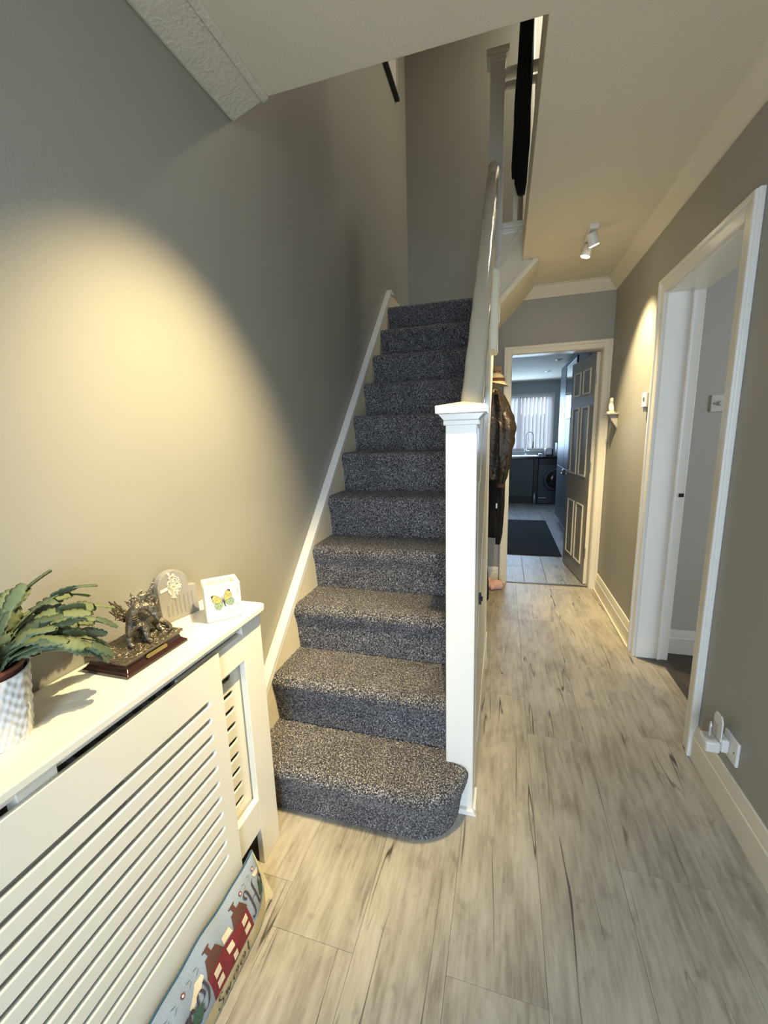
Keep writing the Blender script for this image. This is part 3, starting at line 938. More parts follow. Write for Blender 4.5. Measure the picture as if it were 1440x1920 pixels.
# rocky ground slab
gx0, gx1, gy0, gy1 = bx0 + 0.006, bx1 - 0.006, by0 + 0.006, by1 - 0.006
P = []
for j in range(41):
    row = []
    for i in range(31):
        u, v = i / 30, j / 40
        e_ = min(u, 1 - u, v, 1 - v)
        z = TZ + 0.036 + (0.0 if e_ < 0.03 else rs.uniform(-0.001, 0.0035)) + (0.004 * math.exp(-((u - 0.25) ** 2 + (v - 0.12) ** 2) / 0.006))
        row.append((gx0 + (gx1 - gx0) * u, gy0 + (gy1 - gy0) * v, z))
    P.append(row)
gb = MB(); gb.grid(P)
gb.prism([(gx0, gy0), (gx1, gy0), (gx1, gy1), (gx0, gy1)], 'z', TZ + 0.0302, TZ + 0.0355)
part('ground_slab', gb, M['pewter'], dg, smooth=True, angle=35)
for i in range(26):
    a_, b_ = rs.uniform(0.08, 0.92), rs.uniform(0.05, 0.95)
    rad_ = rs.uniform(0.002, 0.0055)
    part('rock', MB().ball((gx0 + (gx1 - gx0) * a_, gy0 + (gy1 - gy0) * b_, TZ + 0.037), (rad_ * 1.3, rad_ * 1.5, rad_ * 0.8), 8), M['pewter'], dg)


def skin(name, chains, m, parent, sub_=1):
    """chains: list of lists of (x,y,z,r); first point of later chains joins nearest existing vertex"""
    vs = []; es = []; rad_ = []
    for ci, ch in enumerate(chains):
        prev = None
        for pi, (x, y, z, r) in enumerate(ch):
            if ci and pi == 0:
                prev = min(range(len(vs)), key=lambda i: (Vector(vs[i]) - Vector((x, y, z))).length)
                continue
            vs.append((x, y, z)); rad_.append(r)
            if prev is not None: es.append((prev, len(vs) - 1))
            prev = len(vs) - 1
    me = bpy.data.meshes.new(name); me.from_pydata(vs, es, [])
    o = bpy.data.objects.new(name, me); C.objects.link(o)
    md = o.modifiers.new('skin', 'SKIN'); md.use_smooth_shade = True
    for i, sv in enumerate(me.skin_vertices[0].data):
        sv.radius = (rad_[i], rad_[i]); sv.use_root = (i == 0)
    ss = o.modifiers.new('sub', 'SUBSURF'); ss.levels = sub_; ss.render_levels = sub_
    dg_ = bpy.context.evaluated_depsgraph_get()
    me2 = bpy.data.meshes.new_from_object(o.evaluated_get(dg_)); me2.name = name
    o.modifiers.clear(); o.data = me2
    me2.materials.clear(); me2.materials.append(m); me2.shade_smooth()
    if parent:
        o.parent = parent; o.location = -parent.location
    return o


DX, DY, DZ = -0.828, 0.706, TZ + 0.036
def D(x, y, z, r): return (DX + x * 1.08, DY + y * 1.05, DZ + z * 1.06, r * 1.22)
body = [
    # body from hips to chest, then neck arching up and down to the head (facing the hall / camera)
    [D(-0.012, 0.030, 0.040, 0.017), D(-0.004, 0.010, 0.046, 0.019), D(0.004, -0.012, 0.050, 0.018), D(0.010, -0.022, 0.062, 0.013),
     D(0.016, -0.022, 0.078, 0.0105), D(0.026, -0.012, 0.087, 0.0095), D(0.036, 0.002, 0.082, 0.0085), D(0.040, 0.010, 0.070, 0.008), D(0.043, 0.012, 0.060, 0.009), D(0.048, 0.012, 0.050, 0.0055), D(0.050, 0.012, 0.044, 0.003)],
    # tail
    [D(-0.012, 0.030, 0.040, 0), D(-0.018, 0.046, 0.032, 0.011), D(-0.012, 0.062, 0.018, 0.008), D(0.008, 0.068, 0.008, 0.006), D(0.030, 0.060, 0.006, 0.0045), D(0.042, 0.046, 0.006, 0.003), D(0.046, 0.036, 0.008, 0.0015)],
    # front legs
    [D(0.004, -0.012, 0.050, 0), D(0.014, -0.030, 0.040, 0.009), D(0.012, -0.036, 0.022, 0.0065), D(0.018, -0.038, 0.006, 0.005), D(0.028, -0.040, 0.003, 0.0045)],
    [D(0.004, -0.012, 0.050, 0), D(0.026, -0.004, 0.036, 0.008), D(0.030, -0.008, 0.020, 0.006), D(0.036, -0.008, 0.005, 0.005), D(0.046, -0.010, 0.003, 0.004)],
    # hind legs
    [D(-0.012, 0.030, 0.040, 0), D(0.008, 0.036, 0.034, 0.011), D(0.004, 0.046, 0.016, 0.007), D(0.014, 0.046, 0.004, 0.0055), D(0.026, 0.044, 0.003, 0.0045)],
    [D(-0.012, 0.030, 0.040, 0), D(-0.028, 0.022, 0.034, 0.010), D(-0.032, 0.030, 0.016, 0.007), D(-0.028, 0.024, 0.004, 0.0055), D(-0.022, 0.014, 0.003, 0.0045)],
    # horns
    [D(0.040, 0.010, 0.070, 0), D(0.038, 0.020, 0.078, 0.0035), D(0.034, 0.030, 0.086, 0.0015)],
    [D(0.040, 0.010, 0.070, 0), D(0.034, 0.004, 0.078, 0.0032), D(0.030, -0.002, 0.088, 0.0015)],
]
skin('dragon_body', body, M['pewter'], dg, 2)
# belly plates along the throat
for i in range(9):
    t = i / 8
    part('throat_plate', MB().ball((DX + 0.020 + 0.008 * math.sin(t * 3), DY - 0.030 + 0.004 * t, DZ + 0.046 + 0.034 * t), (0.0062 - 0.002 * t, 0.006, 0.0016), 10), M['pewter'], dg)
# spikes along the back and neck
for (sx, sy, sz) in [(0.012, -0.030, 0.078), (0.020, -0.022, 0.093), (0.030, -0.008, 0.098), (0.039, 0.004, 0.093), (-0.004, -0.006, 0.068), (-0.010, 0.010, 0.066), (-0.018, 0.030, 0.060), (-0.024, 0.046, 0.046)]:
    part('spike', MB().lathe([(0.003, -0.006), (0.0018, 0.002), (0.0002, 0.008)], (DX + sx, DY + sy, DZ + sz), 6), M['pewter'], dg)


def wing_mesh(name, root, tips, valley, parent):
    """bat wing: bones from the root to each tip, scalloped membrane between"""
    wobj = MB()
    root = Vector(root); T = [Vector(t) for t in tips]
    for i in range(len(T) - 1):
        a, b = T[i], T[i + 1]
        v_ = root + ((a + b) / 2 - root) * valley
        rowsw = []
        for j in range(7):
            s = j / 6
            e1 = a.lerp(b, s)
            sag = 1 - (1 - valley) * 4 * s * (1 - s)
            rowsw.append([root + (e1 - root) * sag * k / 6 + Vector((0, 0, 0.0)) for k in range(7)])
        off = Vector((0.0008, 0.0006, 0))
        wobj.grid([[p + off for p in r] for r in rowsw])
        wobj.grid([[p - off for p in r] for r in rowsw])
    for t in T:
        mid = root.lerp(t, 0.5) + Vector((0, 0, 0.003))
        wobj.tube([root, mid, t], [0.0034, 0.0022, 0.0007], 6)
    return part(name, wobj, M['pewter'], parent, smooth=True, angle=60)


def DP(x, y, z): return (DX + x, DY + y, DZ + z)
wing_mesh('wing', DP(-0.004, -0.010, 0.054), [DP(0.000, -0.034, 0.058), DP(-0.004, -0.050, 0.070), DP(-0.012, -0.056, 0.092), DP(-0.020, -0.046, 0.112), DP(-0.030, -0.026, 0.104), DP(-0.034, -0.008, 0.086)], 0.84, dg)
wing_mesh('wing', DP(-0.004, 0.004, 0.056), [DP(-0.030, 0.000, 0.094), DP(-0.024, 0.014, 0.108), DP(-0.012, 0.034, 0.110), DP(0.000, 0.056, 0.116), DP(0.006, 0.060, 0.132), DP(0.012, 0.050, 0.092), DP(0.006, 0.040, 0.064)], 0.80, dg)

# ------------------------------------------------------------------ memorial plaque
mp = thing('memorial_plaque', (-0.885, 0.90, TZ), 'grey resin memorial plaque with white tree, against the wall behind the dragon figurine', 'plaque')
pts = [(0.0, 0.0), (0.112, 0.0), (0.112, 0.085), (0.088, 0.088)]
for i in range(13):
    a = R(20) + R(160) * i / 12
    pts.append((0.044 + 0.046 * math.cos(a), 0.098 + 0.046 * math.sin(a)))
pts += [(-0.002, 0.06)]
ty = math.atan2(0.026, 0.105)
def MPx(u, v, w):
    # u along wall, v up, w out of the face
    q = Vector((math.sin(ty) * u + math.cos(ty) * w, math.cos(ty) * u - math.sin(ty) * w, v))
    lean = 0.05 * v
    return Vector((-0.888 - lean, 0.838, TZ + 0.0005)) + q
def plq(u, v, w): return MPx(u, v, w)
mbp = MB(); n = len(pts)
vs = [plq(p[0], p[1], 0.0) for p in pts] + [plq(p[0], p[1], -0.022) for p in pts]
mbp.add(vs, [tuple(range(n)), tuple(range(2 * n - 1, n - 1, -1))] + [(i, i + n, (i + 1) % n + n, (i + 1) % n) for i in range(n)])
part('slab', mbp, M['slate'], mp, bevel=0.002)
tm = MB()
fn0 = lambda u, v: plq(u, v, 0.0012)
# the tree lies on its side: trunk at the near edge, crown towards the middle
ribbon([(0.004, 0.094), (0.016, 0.096), (0.030, 0.098)], 0.009, fn0, tm)
rt = random.Random(11)
for i in range(16):
    a = rt.uniform(-1.3, 1.3); l = rt.uniform(0.014, 0.036)
    bx_, by_ = 0.026, 0.098
    mx_, my_ = bx_ + l * 0.5 * math.cos(a * 0.6), by_ + l * 0.5 * math.sin(a * 0.6)
    ex, ey = bx_ + l * 0.9 * math.cos(a), by_ + l * 1.0 * math.sin(a)
    ribbon([(bx_, by_), (mx_, my_), (ex, ey)], 0.0022, fn0, tm, sub=3)
    for k in range(2):
        b2 = a + rt.uniform(-1.0, 1.0)
        ribbon([(mx_ if k else ex, my_ if k else ey), ((mx_ if k else ex) + 0.009 * math.cos(b2), (my_ if k else ey) + 0.009 * math.sin(b2))], 0.0030, fn0, tm, sub=2)
for i in range(150):
    a = rt.uniform(0, 2 * PI); q_ = math.sqrt(rt.uniform(0.02, 1))
    cu_, cv_ = 0.045 + 0.020 * q_ * math.cos(a), 0.098 + 0.034 * q_ * math.sin(a)
    w_ = rt.uniform(0.0012, 0.0024); r0 = rt.uniform(0, PI)
    patch([(cu_ + w_ * math.cos(r0 + k * PI / 2) * (1.6 if k % 2 else 1), cv_ + w_ * math.sin(r0 + k * PI / 2) * (1.6 if k % 2 else 1)) for k in range(4)], fn0, tm, 0, 1)
part('tree_relief', tm, M['tree'], mp)['kind'] = 'stuff'
tl = MB()
for li in range(7):
    u = 0.018 + 0.0125 * li
    v0, v1 = (0.018, 0.052) if li < 2 else (0.014, 0.070)
    ps = []
    v = v0; k = 0
    while v < v1:
        ps.append((u + (0.0022 if k % 2 else -0.0022) * rt.uniform(0.2, 1.3), v)); v += 0.0030; k += 1
    ribbon(ps, 0.0007, fn0, tl, sub=2)
part('lettering', tl, M['ink'], mp)

# ------------------------------------------------------------------ butterfly candle holder
HA = Vector((-0.774, 0.873, TZ)); HB = Vector((-0.709, 0.940, TZ))
hu = (HB - HA).normalized(); hw_ = (HB - HA).length
hn = Vector((hu.y, -hu.x, 0))           # towards the camera
ch = thing('butterfly_candle_holder', tuple((HA + HB) / 2 - hn * 0.038), 'white ceramic tealight holder printed with a yellow butterfly, at the end of the cover', 'candle holder')
HH, HD = 0.106, 0.076
def H(u, v, w): return HA + hu * u + Vector((0, 0, 0.0004 + v)) + hn * w
hb = MB()
def hring(ins, v, fl=0.0): return [H(ins - fl, v, -ins), H(hw_ - ins + fl, v, -ins), H(hw_ - ins + fl, v, -HD + ins), H(ins - fl, v, -HD + ins)]
rows = [hring(0.003, 0), hring(0, 0.003), hring(0, HH - 0.003, 0.001), hring(0.002, HH), hring(0.010, HH), hring(0.012, HH - 0.003), hring(0.013, HH - 0.026)]
hb.grid(rows, 0, True); hb.f += [(3, 2, 1, 0), (24, 25, 26, 27)]; hb.m += [0, 0]
part('holder_body', hb, M['ceram'], ch, bevel=0.0015)
ctr = (H(0, 0, 0) + H(hw_, 0, -HD)) / 2
part('tealight', MB().lathe([(0.016, 0.0), (0.0165, 0.012), (0.014, 0.012), (0.013, 0.010), (0.002, 0.0095)], tuple(ctr + Vector((0, 0, HH - 0.0255))), 18), M['wax'], ch, smooth=True)
part('wick', MB().tube([ctr + Vector((0, 0, HH - 0.017)), ctr + Vector((0.001, 0, HH - 0.008))], 0.0006, 5), M['black'], ch)
def BF(layer): return lambda u, v: H(hw_ * 0.5 + u, HH * 0.52 + v, 0.0004 + 0.00025 * layer)
bf = MB()
rotb = R(14)
def rb(pts): return [(p[0] * math.cos(rotb) - p[1] * math.sin(rotb), p[0] * math.sin(rotb) + p[1] * math.cos(rotb)) for p in pts]
upR = [(0.002, 0.000), (0.004, 0.012), (0.012, 0.024), (0.020, 0.029), (0.026, 0.027), (0.025, 0.019), (0.027, 0.012), (0.024, 0.004), (0.014, 0.000)]
loR = [(0.002, 0.001), (0.014, 0.001), (0.024, 0.002), (0.027, -0.006), (0.024, -0.016), (0.016, -0.020), (0.008, -0.014), (0.003, -0.006)]
def mirror(p): return [(-x, y) for x, y in p]
def shrink(p, k):
    cx = sum(q[0] for q in p) / len(p); cy = sum(q[1] for q in p) / len(p)
    return [(cx + (x - cx) * k, cy + (y - cy) * k) for x, y in p]
for p in (upR, mirror(upR), loR, mirror(loR)):
    patch(rb(p), BF(0), bf, 2, 3)
for p in (upR, mirror(upR)): patch(rb(shrink(p, 0.92)), BF(1), bf, 0, 3)
for p in (loR, mirror(loR)): patch(rb(shrink(p, 0.93)), BF(1), bf, 1, 3)
for (x, y) in [(0.016, 0.012), (0.020, 0.008), (0.012, -0.008), (0.017, -0.006), (0.021, -0.010), (0.013, 0.018), (0.022, 0.014)]:
    for s_ in (-1, 1):
        dot = [(s_ * x + 0.0011 * math.cos(k * PI / 3), y + 0.0011 * math.sin(k * PI / 3)) for k in range(6)]
        patch(rb(dot), BF(2), bf, 2, 1)
for s_ in (-1, 1):
    tip_ = [(s_ * 0.019, 0.029), (s_ * 0.026, 0.027), (s_ * 0.026, 0.021), (s_ * 0.021, 0.025)]
    patch(rb(tip_), BF(2), bf, 2, 2)
ribbon(rb([(0.0, 0.008), (0.0005, -0.002), (0.0, -0.016)]), 0.0028, BF(2), bf, 2)
ribbon(rb([(0.0, 0.008), (-0.003, 0.018)]), 0.0007, BF(2), bf, 2)
ribbon(rb([(0.0, 0.008), (0.004, 0.018)]), 0.0007, BF(2), bf, 2)
part('butterfly_print', bf, [M['wing'], M['wing2'], M['wingd']], ch)
sg = MB()
for u0, u1 in ((0.004, 0.008), (0.011, 0.034)):
    ps = []; u = u0; k = 0
    while u < u1:
        ps.append((u, -0.034 + (0.0022 if k % 2 else -0.001) * rt.uniform(0.3, 1.2))); u += 0.0019; k += 1
    ribbon(ps, 0.0007, BF(1), sg, 0, 3)
ribbon([(0.030, 0.036), (0.037, 0.034), (0.040, 0.024), (0.038, 0.012)], 0.0007, BF(1), sg)
ribbon([(0.031, -0.012), (0.034, -0.018), (0.037, -0.011), (0.040, -0.018)], 0.0007, BF(1), sg)
part('script_lettering', sg, M['ink'], ch)

# ------------------------------------------------------------------ draught excluder cushion
dx = thing('draught_excluder', (-0.66, 0.45, 0.0), 'long woven cushion with red house and lettering on blue, on the floor by the cover', 'cushion')
YA, YZ = -0.12, 0.850
TOPS, BOTS = Vector((-0.690, 0, 0.158)), Vector((-0.624, 0, 0.008))
BD = Vector((0.88, 0, 0.48)).normalized()
def env(y):
    t = (y - (YA + YZ) / 2) / ((YZ - YA) / 2)
    return max(0.0, 1 - abs(t) ** 5) ** 0.6
def sag(y): return 0.007 * math.sin(y * 23) + 0.004 * math.sin(y * 51 + 1)
def pil(y, v, off=0.0):
    """y along the cushion, v 0 (top seam) .. 1 (bottom seam), front sheet"""
    e_ = env(y)
    k = min(1.0, max(0.0, (y - (YZ - 0.10)) / 0.10))
    top = TOPS + Vector((0, 0, sag(y) * 0.6 + 0.004 * k * k))
    bot = BOTS.lerp(TOPS, 0.22 * k * k) + Vector((-0.012 * k * k, 0, -0.034 * k * k))
    p = top.lerp(bot, v)
    b_ = math.sin(PI * min(1, max(0, v)) ** 0.85) ** 0.8
    p = p + BD * (0.034 * b_ * e_ + off + 0.0015 * math.sin(y * 60 + v * 9) * b_)
    p.y = y
    p.z = max(p.z, 0.0015)
    return p
def pilb(y, v):
    p = TOPS.lerp(BOTS, v) + Vector((0, 0, sag(y) * 0.6 * (1 - v)))
    k = min(1.0, max(0.0, (y - (YZ - 0.10)) / 0.10)); p.z += 0.004 * k * k * (1 - v)
    p = p - BD * (0.016 * math.sin(PI * v) * env(y))
    p.y = y; p.z = max(p.z, 0.001); p.x = max(p.x, XF + 0.0145)
    return p
cm = bpy.data.materials.new('woven_cushion')
nt, N, L, b = nodes_of(cm)
at = N.new('ShaderNodeAttribute'); at.attribute_name = 'vv'
tc = N.new('ShaderNodeTexCoord')
nn = N.new('ShaderNodeTexNoise'); nn.inputs['Scale'].default_value = 26; L.new(tc.outputs['Object'], nn.inputs['Vector'])
ma = N.new('ShaderNodeMath'); ma.operation = 'MULTIPLY_ADD'; ma.inputs[1].default_value = 0.07; L.new(nn.outputs['Fac'], ma.inputs[0]); L.new(at.outputs['Fac'], ma.inputs[2])
rp_ = ramp(N, [(0.745, lin((146, 158, 170))), (0.78, lin((196, 182, 140)))]); L.new(ma.outputs[0], rp_.inputs[0])
nf = N.new('ShaderNodeTexNoise'); nf.inputs['Scale'].default_value = 420; L.new(tc.outputs['Object'], nf.inputs['Vector'])
hv = N.new('ShaderNodeHueSaturation'); vr = N.new('ShaderNodeMapRange'); vr.inputs[3].default_value = 0.75; vr.inputs[4].default_value = 1.2
L.new(nf.outputs['Fac'], vr.inputs[0]); L.new(vr.outputs[0], hv.inputs['Value']); L.new(rp_.outputs[0], hv.inputs['Color']); L.new(hv.outputs[0], b.inputs['Base Color'])
b.inputs['Roughness'].default_value = 0.95
bp = N.new('ShaderNodeBump'); bp.inputs['Strength'].default_value = 0.4; bp.inputs['Distance'].default_value = 0.002; L.new(nf.outputs['Fac'], bp.inputs['Height']); L.new(bp.outputs[0], b.inputs['Normal'])
ny, nv = 150, 22
P = []; vv = []
for j in range(ny + 1):
    y = YA + (YZ - YA) * j / ny
    row = [pil(y, i / nv) for i in range(nv + 1)] + [pilb(y, 1 - i / 12) for i in range(1, 12)]
    vv += [i / nv for i in range(nv + 1)] + [1.0] * 11
    P.append(row)
cb = MB(); cb.grid(P, 0, True)
w_ = len(P[0]); cb.f.append(tuple(range(w_))); cb.m.append(0); cb.f.append(tuple(ny * w_ + i for i in range(w_ - 1, -1, -1))); cb.m.append(0)
co = part('cushion_cover', cb, cm, dx, smooth=True, angle=70)
att = co.data.attributes.new('vv', 'FLOAT', 'POINT'); att.data.foreach_set('value', vv)
pp = MB().tube([pil(YA + 0.004 + (YZ - YA - 0.008) * i / 90, 0.0, 0.0) + Vector((0.001, 0, 0.001)) for i in range(91)], 0.003, 6)
part('piping', pp, M['teal'], dx, smooth=True)
PF = lambda l: (lambda s, v: pil(s, v, 0.0012 + 0.0006 * l))
hm = MB()
# house: s along y (far = right), v down from the top seam
patch([(0.585, 0.35), (0.745, 0.35), (0.745, 0.72), (0.585, 0.72)], PF(0), hm, 0, 8)
for s0, s1 in ((0.590, 0.645), (0.690, 0.745)):
    patch([(s0 - 0.006, 0.37), (s0 + 0.010, 0.20), (s1 - 0.010, 0.20), (s1 + 0.004, 0.37)], PF(1), hm, 1, 5)
    patch([(s0 + 0.020, 0.21), (s0 + 0.020, 0.13), (s0 + 0.014, 0.13), (s0 + 0.014, 0.115), (s0 + 0.036, 0.115), (s0 + 0.036, 0.13), (s0 + 0.031, 0.13), (s0 + 0.031, 0.21)], PF(1), hm, 1, 3)
patch([(0.650, 0.335), (0.652, 0.25), (0.682, 0.25), (0.684, 0.335)], PF(1), hm, 2, 3)
for s0 in (0.600, 0.650, 0.712):
    patch([(s0, 0.41), (s0 + 0.022, 0.41), (s0 + 0.022, 0.51), (s0, 0.51)], PF(2), hm, 2, 3)
for s0 in (0.600, 0.712):
    patch([(s0, 0.56), (s0 + 0.022, 0.56), (s0 + 0.022, 0.66), (s0, 0.66)], PF(2), hm, 2, 3)
patch([(0.658, 0.58), (0.674, 0.58), (0.674, 0.68), (0.658, 0.68)], PF(2), hm, 2, 3)
part('house_motif', hm, [M['house'], M['roof'], M['wcream']], dx)
sm_ = MB()
patch([(0.552, 0.27), (0.562, 0.22), (0.582, 0.235), (0.584, 0.28), (0.565, 0.35), (0.535, 0.40), (0.530, 0.35)], PF(0), sm_, 0, 3)
part('cloud_motif', sm_, M['wcream'], dx)
part('cloud_motif', (lambda q: (patch([(0.806, 0.20), (0.835, 0.25), (0.830, 0.31), (0.812, 0.28)], PF(0), q, 0, 3), q)[1])(MB()), M['wcream'], dx)
lt_ = MB()
def word(strokes, s0, v0, ks, kv, w):
    for st in strokes:
        ribbon([(s0 + p[0] * ks, v0 - p[1] * kv) for p in st], w, PF(3), lt_, 0, 5)
Hs = [[(0.05, 0.78), (-0.05, 0.95), (0.10, 1.06), (0.22, 0.90), (0.20, 0.5), (0.16, 0.10), (0.02, 0.0), (-0.08, 0.12)],
      [(0.78, 1.0), (0.62, 0.9), (0.58, 0.5), (0.60, 0.12), (0.76, 0.0), (0.86, 0.12)], [(0.20, 0.5), (0.40, 0.56), (0.58, 0.5)]]
Os = [[(0.30, 0.55), (0.08, 0.46), (0.02, 0.22), (0.16, 0.02), (0.36, 0.06), (0.44, 0.30), (0.32, 0.52), (0.50, 0.58)]]
Ms = [[(0.0, 0.5), (0.06, 0.56), (0.09, 0.40), (0.08, 0.0)], [(0.09, 0.36), (0.22, 0.56), (0.32, 0.44), (0.31, 0.0)], [(0.32, 0.36), (0.46, 0.56), (0.56, 0.44), (0.55, 0.10), (0.64, 0.0)]]
Es = [[(0.02, 0.28), (0.34, 0.34), (0.30, 0.54), (0.12, 0.52), (0.02, 0.28), (0.14, 0.04), (0.36, 0.08), (0.52, 0.34), (0.50, 0.62)]]
KS, KV = 0.060, 0.42
for s0 in (0.742, 0.395):
    word(Hs, s0 + 0.012, 0.64, KS, KV, 0.0056)
    word(Os, s0 + 0.068, 0.56, KS, KV, 0.0054)
word(Ms, 0.500, 0.62, KS * 1.05, KV * 1.1, 0.0060)
word(Es, 0.546, 0.60, KS, KV * 1.15, 0.0056)
Ss = [[(0.42, 0.82), (0.26, 0.95), (0.08, 0.80), (0.20, 0.52), (0.40, 0.36), (0.34, 0.06), (0.06, 0.02), (-0.04, 0.22)]]
Ws = [[(0.0, 0.5), (0.08, 0.06), (0.20, 0.40), (0.32, 0.06), (0.44, 0.52)]]
Ts = [[(0.16, 0.9), (0.14, 0.3), (0.20, 0.04), (0.34, 0.08)], [(0.0, 0.60), (0.34, 0.62)]]
k2, kv2 = 0.038, 0.20
for s_, st in ((0.590, Ss), (0.616, Ws), (0.645, Es), (0.675, Es), (0.705, Ts)):
    word(st, s_, 0.93, k2, kv2, 0.0042)
part('lettering', lt_, M['wink'], dx)['kind'] = 'stuff'
for s0 in (0.806, 0.470, 0.530):
    lf = MB()
    patch([(s0, 0.44), (s0 + 0.010, 0.40), (s0 + 0.020, 0.44), (s0 + 0.028, 0.50), (s0 + 0.020, 0.54), (s0 + 0.012, 0.62), (s0 + 0.002, 0.58), (s0 - 0.008, 0.52)], PF(4), lf, 0, 3)
    part('leaf_motif', lf, M['wgreen'], dx)
vn = MB(); s_ = 0.40; k = 0
while s_ < 0.835:
    if k % 3 == 0:
        patch([(s_ + 0.006 * math.cos(a * PI / 4), 0.155 + 0.030 * math.sin(a * PI / 4)) for a in range(8)], PF(1), vn, 1, 2)
        patch([(s_ + 0.003 * math.cos(a * PI / 4), 0.155 + 0.015 * math.sin(a * PI / 4)) for a in range(8)], PF(2), vn, 2, 1)
    else:
        ribbon([(s_ - 0.006, 0.12), (s_ + 0.004, 0.14)], 0.0022, PF(1), vn, 0, 2)
        ribbon([(s_ - 0.006, 0.19), (s_ + 0.004, 0.165)], 0.0022, PF(1), vn, 0, 2)
    s_ += 0.0225; k += 1
    if 0.59 < s_ < 0.745: s_ = 0.75
part('vine_border', vn, [M['wink'], M['wplum'], M['wcream']], dx)['kind'] = 'stuff'

# ------------------------------------------------------------------ ceiling spotlights
def spotlight(loc, heads, label, name='ceiling_spotlight'):
    """loc on the ceiling; heads: list of (offset along bar, target, energy, angle, blend)"""
    lx, ly = loc
    t = thing(name, (lx, ly, ZC), label, 'spotlight')
    part('mounting_bar', MB().prism([(lx - 0.024, ZC), (lx - 0.024, ZC - 0.020), (lx - 0.018, ZC - 0.026), (lx + 0.018, ZC - 0.026), (lx + 0.024, ZC - 0.020), (lx + 0.024, ZC)], 'y', ly - 0.11, ly + 0.11), M['plastic'], t, bevel=0.002)
    part('maker_slot', MB().box(lx - 0.006, lx + 0.006, ly - 0.07, ly - 0.03, ZC - 0.027, ZC - 0.0255), M['strip'], t)
    for oy, tg, en, an, bl in heads:
        p0 = Vector((lx, ly + oy, ZC - 0.026))
        p1 = p0 + Vector((0, 0, -0.035))
        d = (Vector(tg) - p1).normalized()
        st = part('stem', MB().tube([p0, p1], 0.007, 8), M['plastic'], t, smooth=True)
        a = p1 - d * 0.030; b_ = p1 + d * 0.036
        sh = part('lamp_head', MB().tube([a, a + d * 0.004, p1, b_ - d * 0.004, b_], [0.016, 0.0255, 0.0275, 0.0285, 0.0285], 16, cap=True), M['plastic'], t, smooth=True, angle=40)
        part('bulb', MB().tube([b_, b_ + d * 0.003], [0.025, 0.023], 16), M['lamp'], sh)
        lo_ = spot('spot_beam', b_ + d * 0.012, tg, en, an, bl, radius=0.022)
        lo_.parent = t; lo_.location = (b_ + d * 0.012) - t.location
    return t


spotlight((0.45, 2.83), [(-0.07, (0.797, 3.02, 1.45), 120, 62, 0.8), (0.08, (-0.02, 3.05, 0.7), 80, 96, 0.8)],
          'white bar spotlight with two lit heads on the ceiling near the kitchen doorway')
spotlight((-0.08, 0.84), [(0.08, (-0.92, 1.00, 1.00), 165, 64, 1.0), (0.0, (-0.56, 1.36, 0.3), 105, 46, 0.9), (-0.08, (-0.50, 0.66, 0.0), 20, 60, 1.0)],
          'white bar spotlight with three heads on the ceiling above the viewer')

# ------------------------------------------------------------------ picture on the stairwell wall
pf = thing('picture_frame', (XL, 3.5, 4.0), 'framed picture high on the stairwell wall, underside shade painted black', 'picture')
part('frame', MB().box(XL, XL + 0.034, 3.20, 3.82, 4.05, 4.072).box(XL, XL + 0.022, 3.20, 3.82, 4.578, 4.60).box(XL, XL + 0.022, 3.20, 3.222, 4.072, 4.578), M['black'], pf, bevel=0.002)  # black colour paints in the shade on the underside of the frame
part('pale_right_bar', MB().box(XL, XL + 0.020, 3.812, 3.82, 4.072, 4.578), M['plastic'], pf)  # right bar of the same frame, coloured pale against the painted shade
part('mount', MB().box(XL + 0.001, XL + 0.010, 3.222, 3.812, 4.072, 4.578), M['plastic'], pf)

# black garment over the landing rail
def cloth_tube(loops, n=28, seed=0, amp=0.006, freq=7):
    """loops: (cx, cy, z, rx, ry)"""
    q = random.Random(seed); ph = [q.uniform(0, 6) for _ in range(6)]
    P = []
    # densify
    L_ = []
    for a, b in zip(loops[:-1], loops[1:]):
        for k in range(5):
            t = k / 5
            t2 = t
            L_.append(tuple(a[i] + (b[i] - a[i]) * t2 for i in range(5)))
    L_.append(loops[-1])
    for j, (cx, cy, z, rx_, ry_) in enumerate(L_):
        row = []
        for i in range(n):
            a = 2 * PI * i / n
            f = amp * (math.sin(freq * a + ph[0] + 3 * z) + 0.6 * math.sin((freq + 4) * a + ph[1] - 5 * z) + 0.5 * math.sin(3 * a + ph[2] + 14 * z))
            row.append((cx + (rx_ + f * min(1, rx_ / 0.05)) * math.cos(a), cy + (ry_ + f) * math.sin(a), z))
        P.append(row)
    mb = MB(); mb.grid(P, 0, True)
    mb.f.append(tuple(range(n - 1, -1, -1))); mb.m.append(0)
    k0 = (len(P) - 1) * n; mb.f.append(tuple(k0 + i for i in range(n))); mb.m.append(0)
    return mb


bc = thing('black_garment', (0.065, 3.08, 2.83), 'long black garment hanging over the upstairs landing rail', 'clothing')
part('drape', cloth_tube([(0.070, 3.056, 2.835, 0.022, 0.018), (0.066, 3.056, 2.90, 0.036, 0.022), (0.062, 3.056, 3.1, 0.048, 0.024), (0.066, 3.056, 3.4, 0.044, 0.026), (0.072, 3.056, 3.60, 0.042, 0.026), (0.076, 3.056, 3.75, 0.040, 0.026), (0.078, 3.056, 3.86, 0.038, 0.026), (0.080, 3.056, 4.2, 0.036, 0.026), (0.080, 3.056, 4.35, 0.02, 0.02)], 28, 3, 0.004), M['cloth_black'], bc, smooth=True)
part('cuff', cloth_tube([(0.024, 3.056, 2.935, 0.014, 0.014), (0.026, 3.056, 3.0, 0.020, 0.018), (0.036, 3.056, 3.3, 0.020, 0.018), (0.046, 3.056, 3.5, 0.016, 0.014)], 18, 4, 0.002), M['cloth_black'], bc, smooth=True)

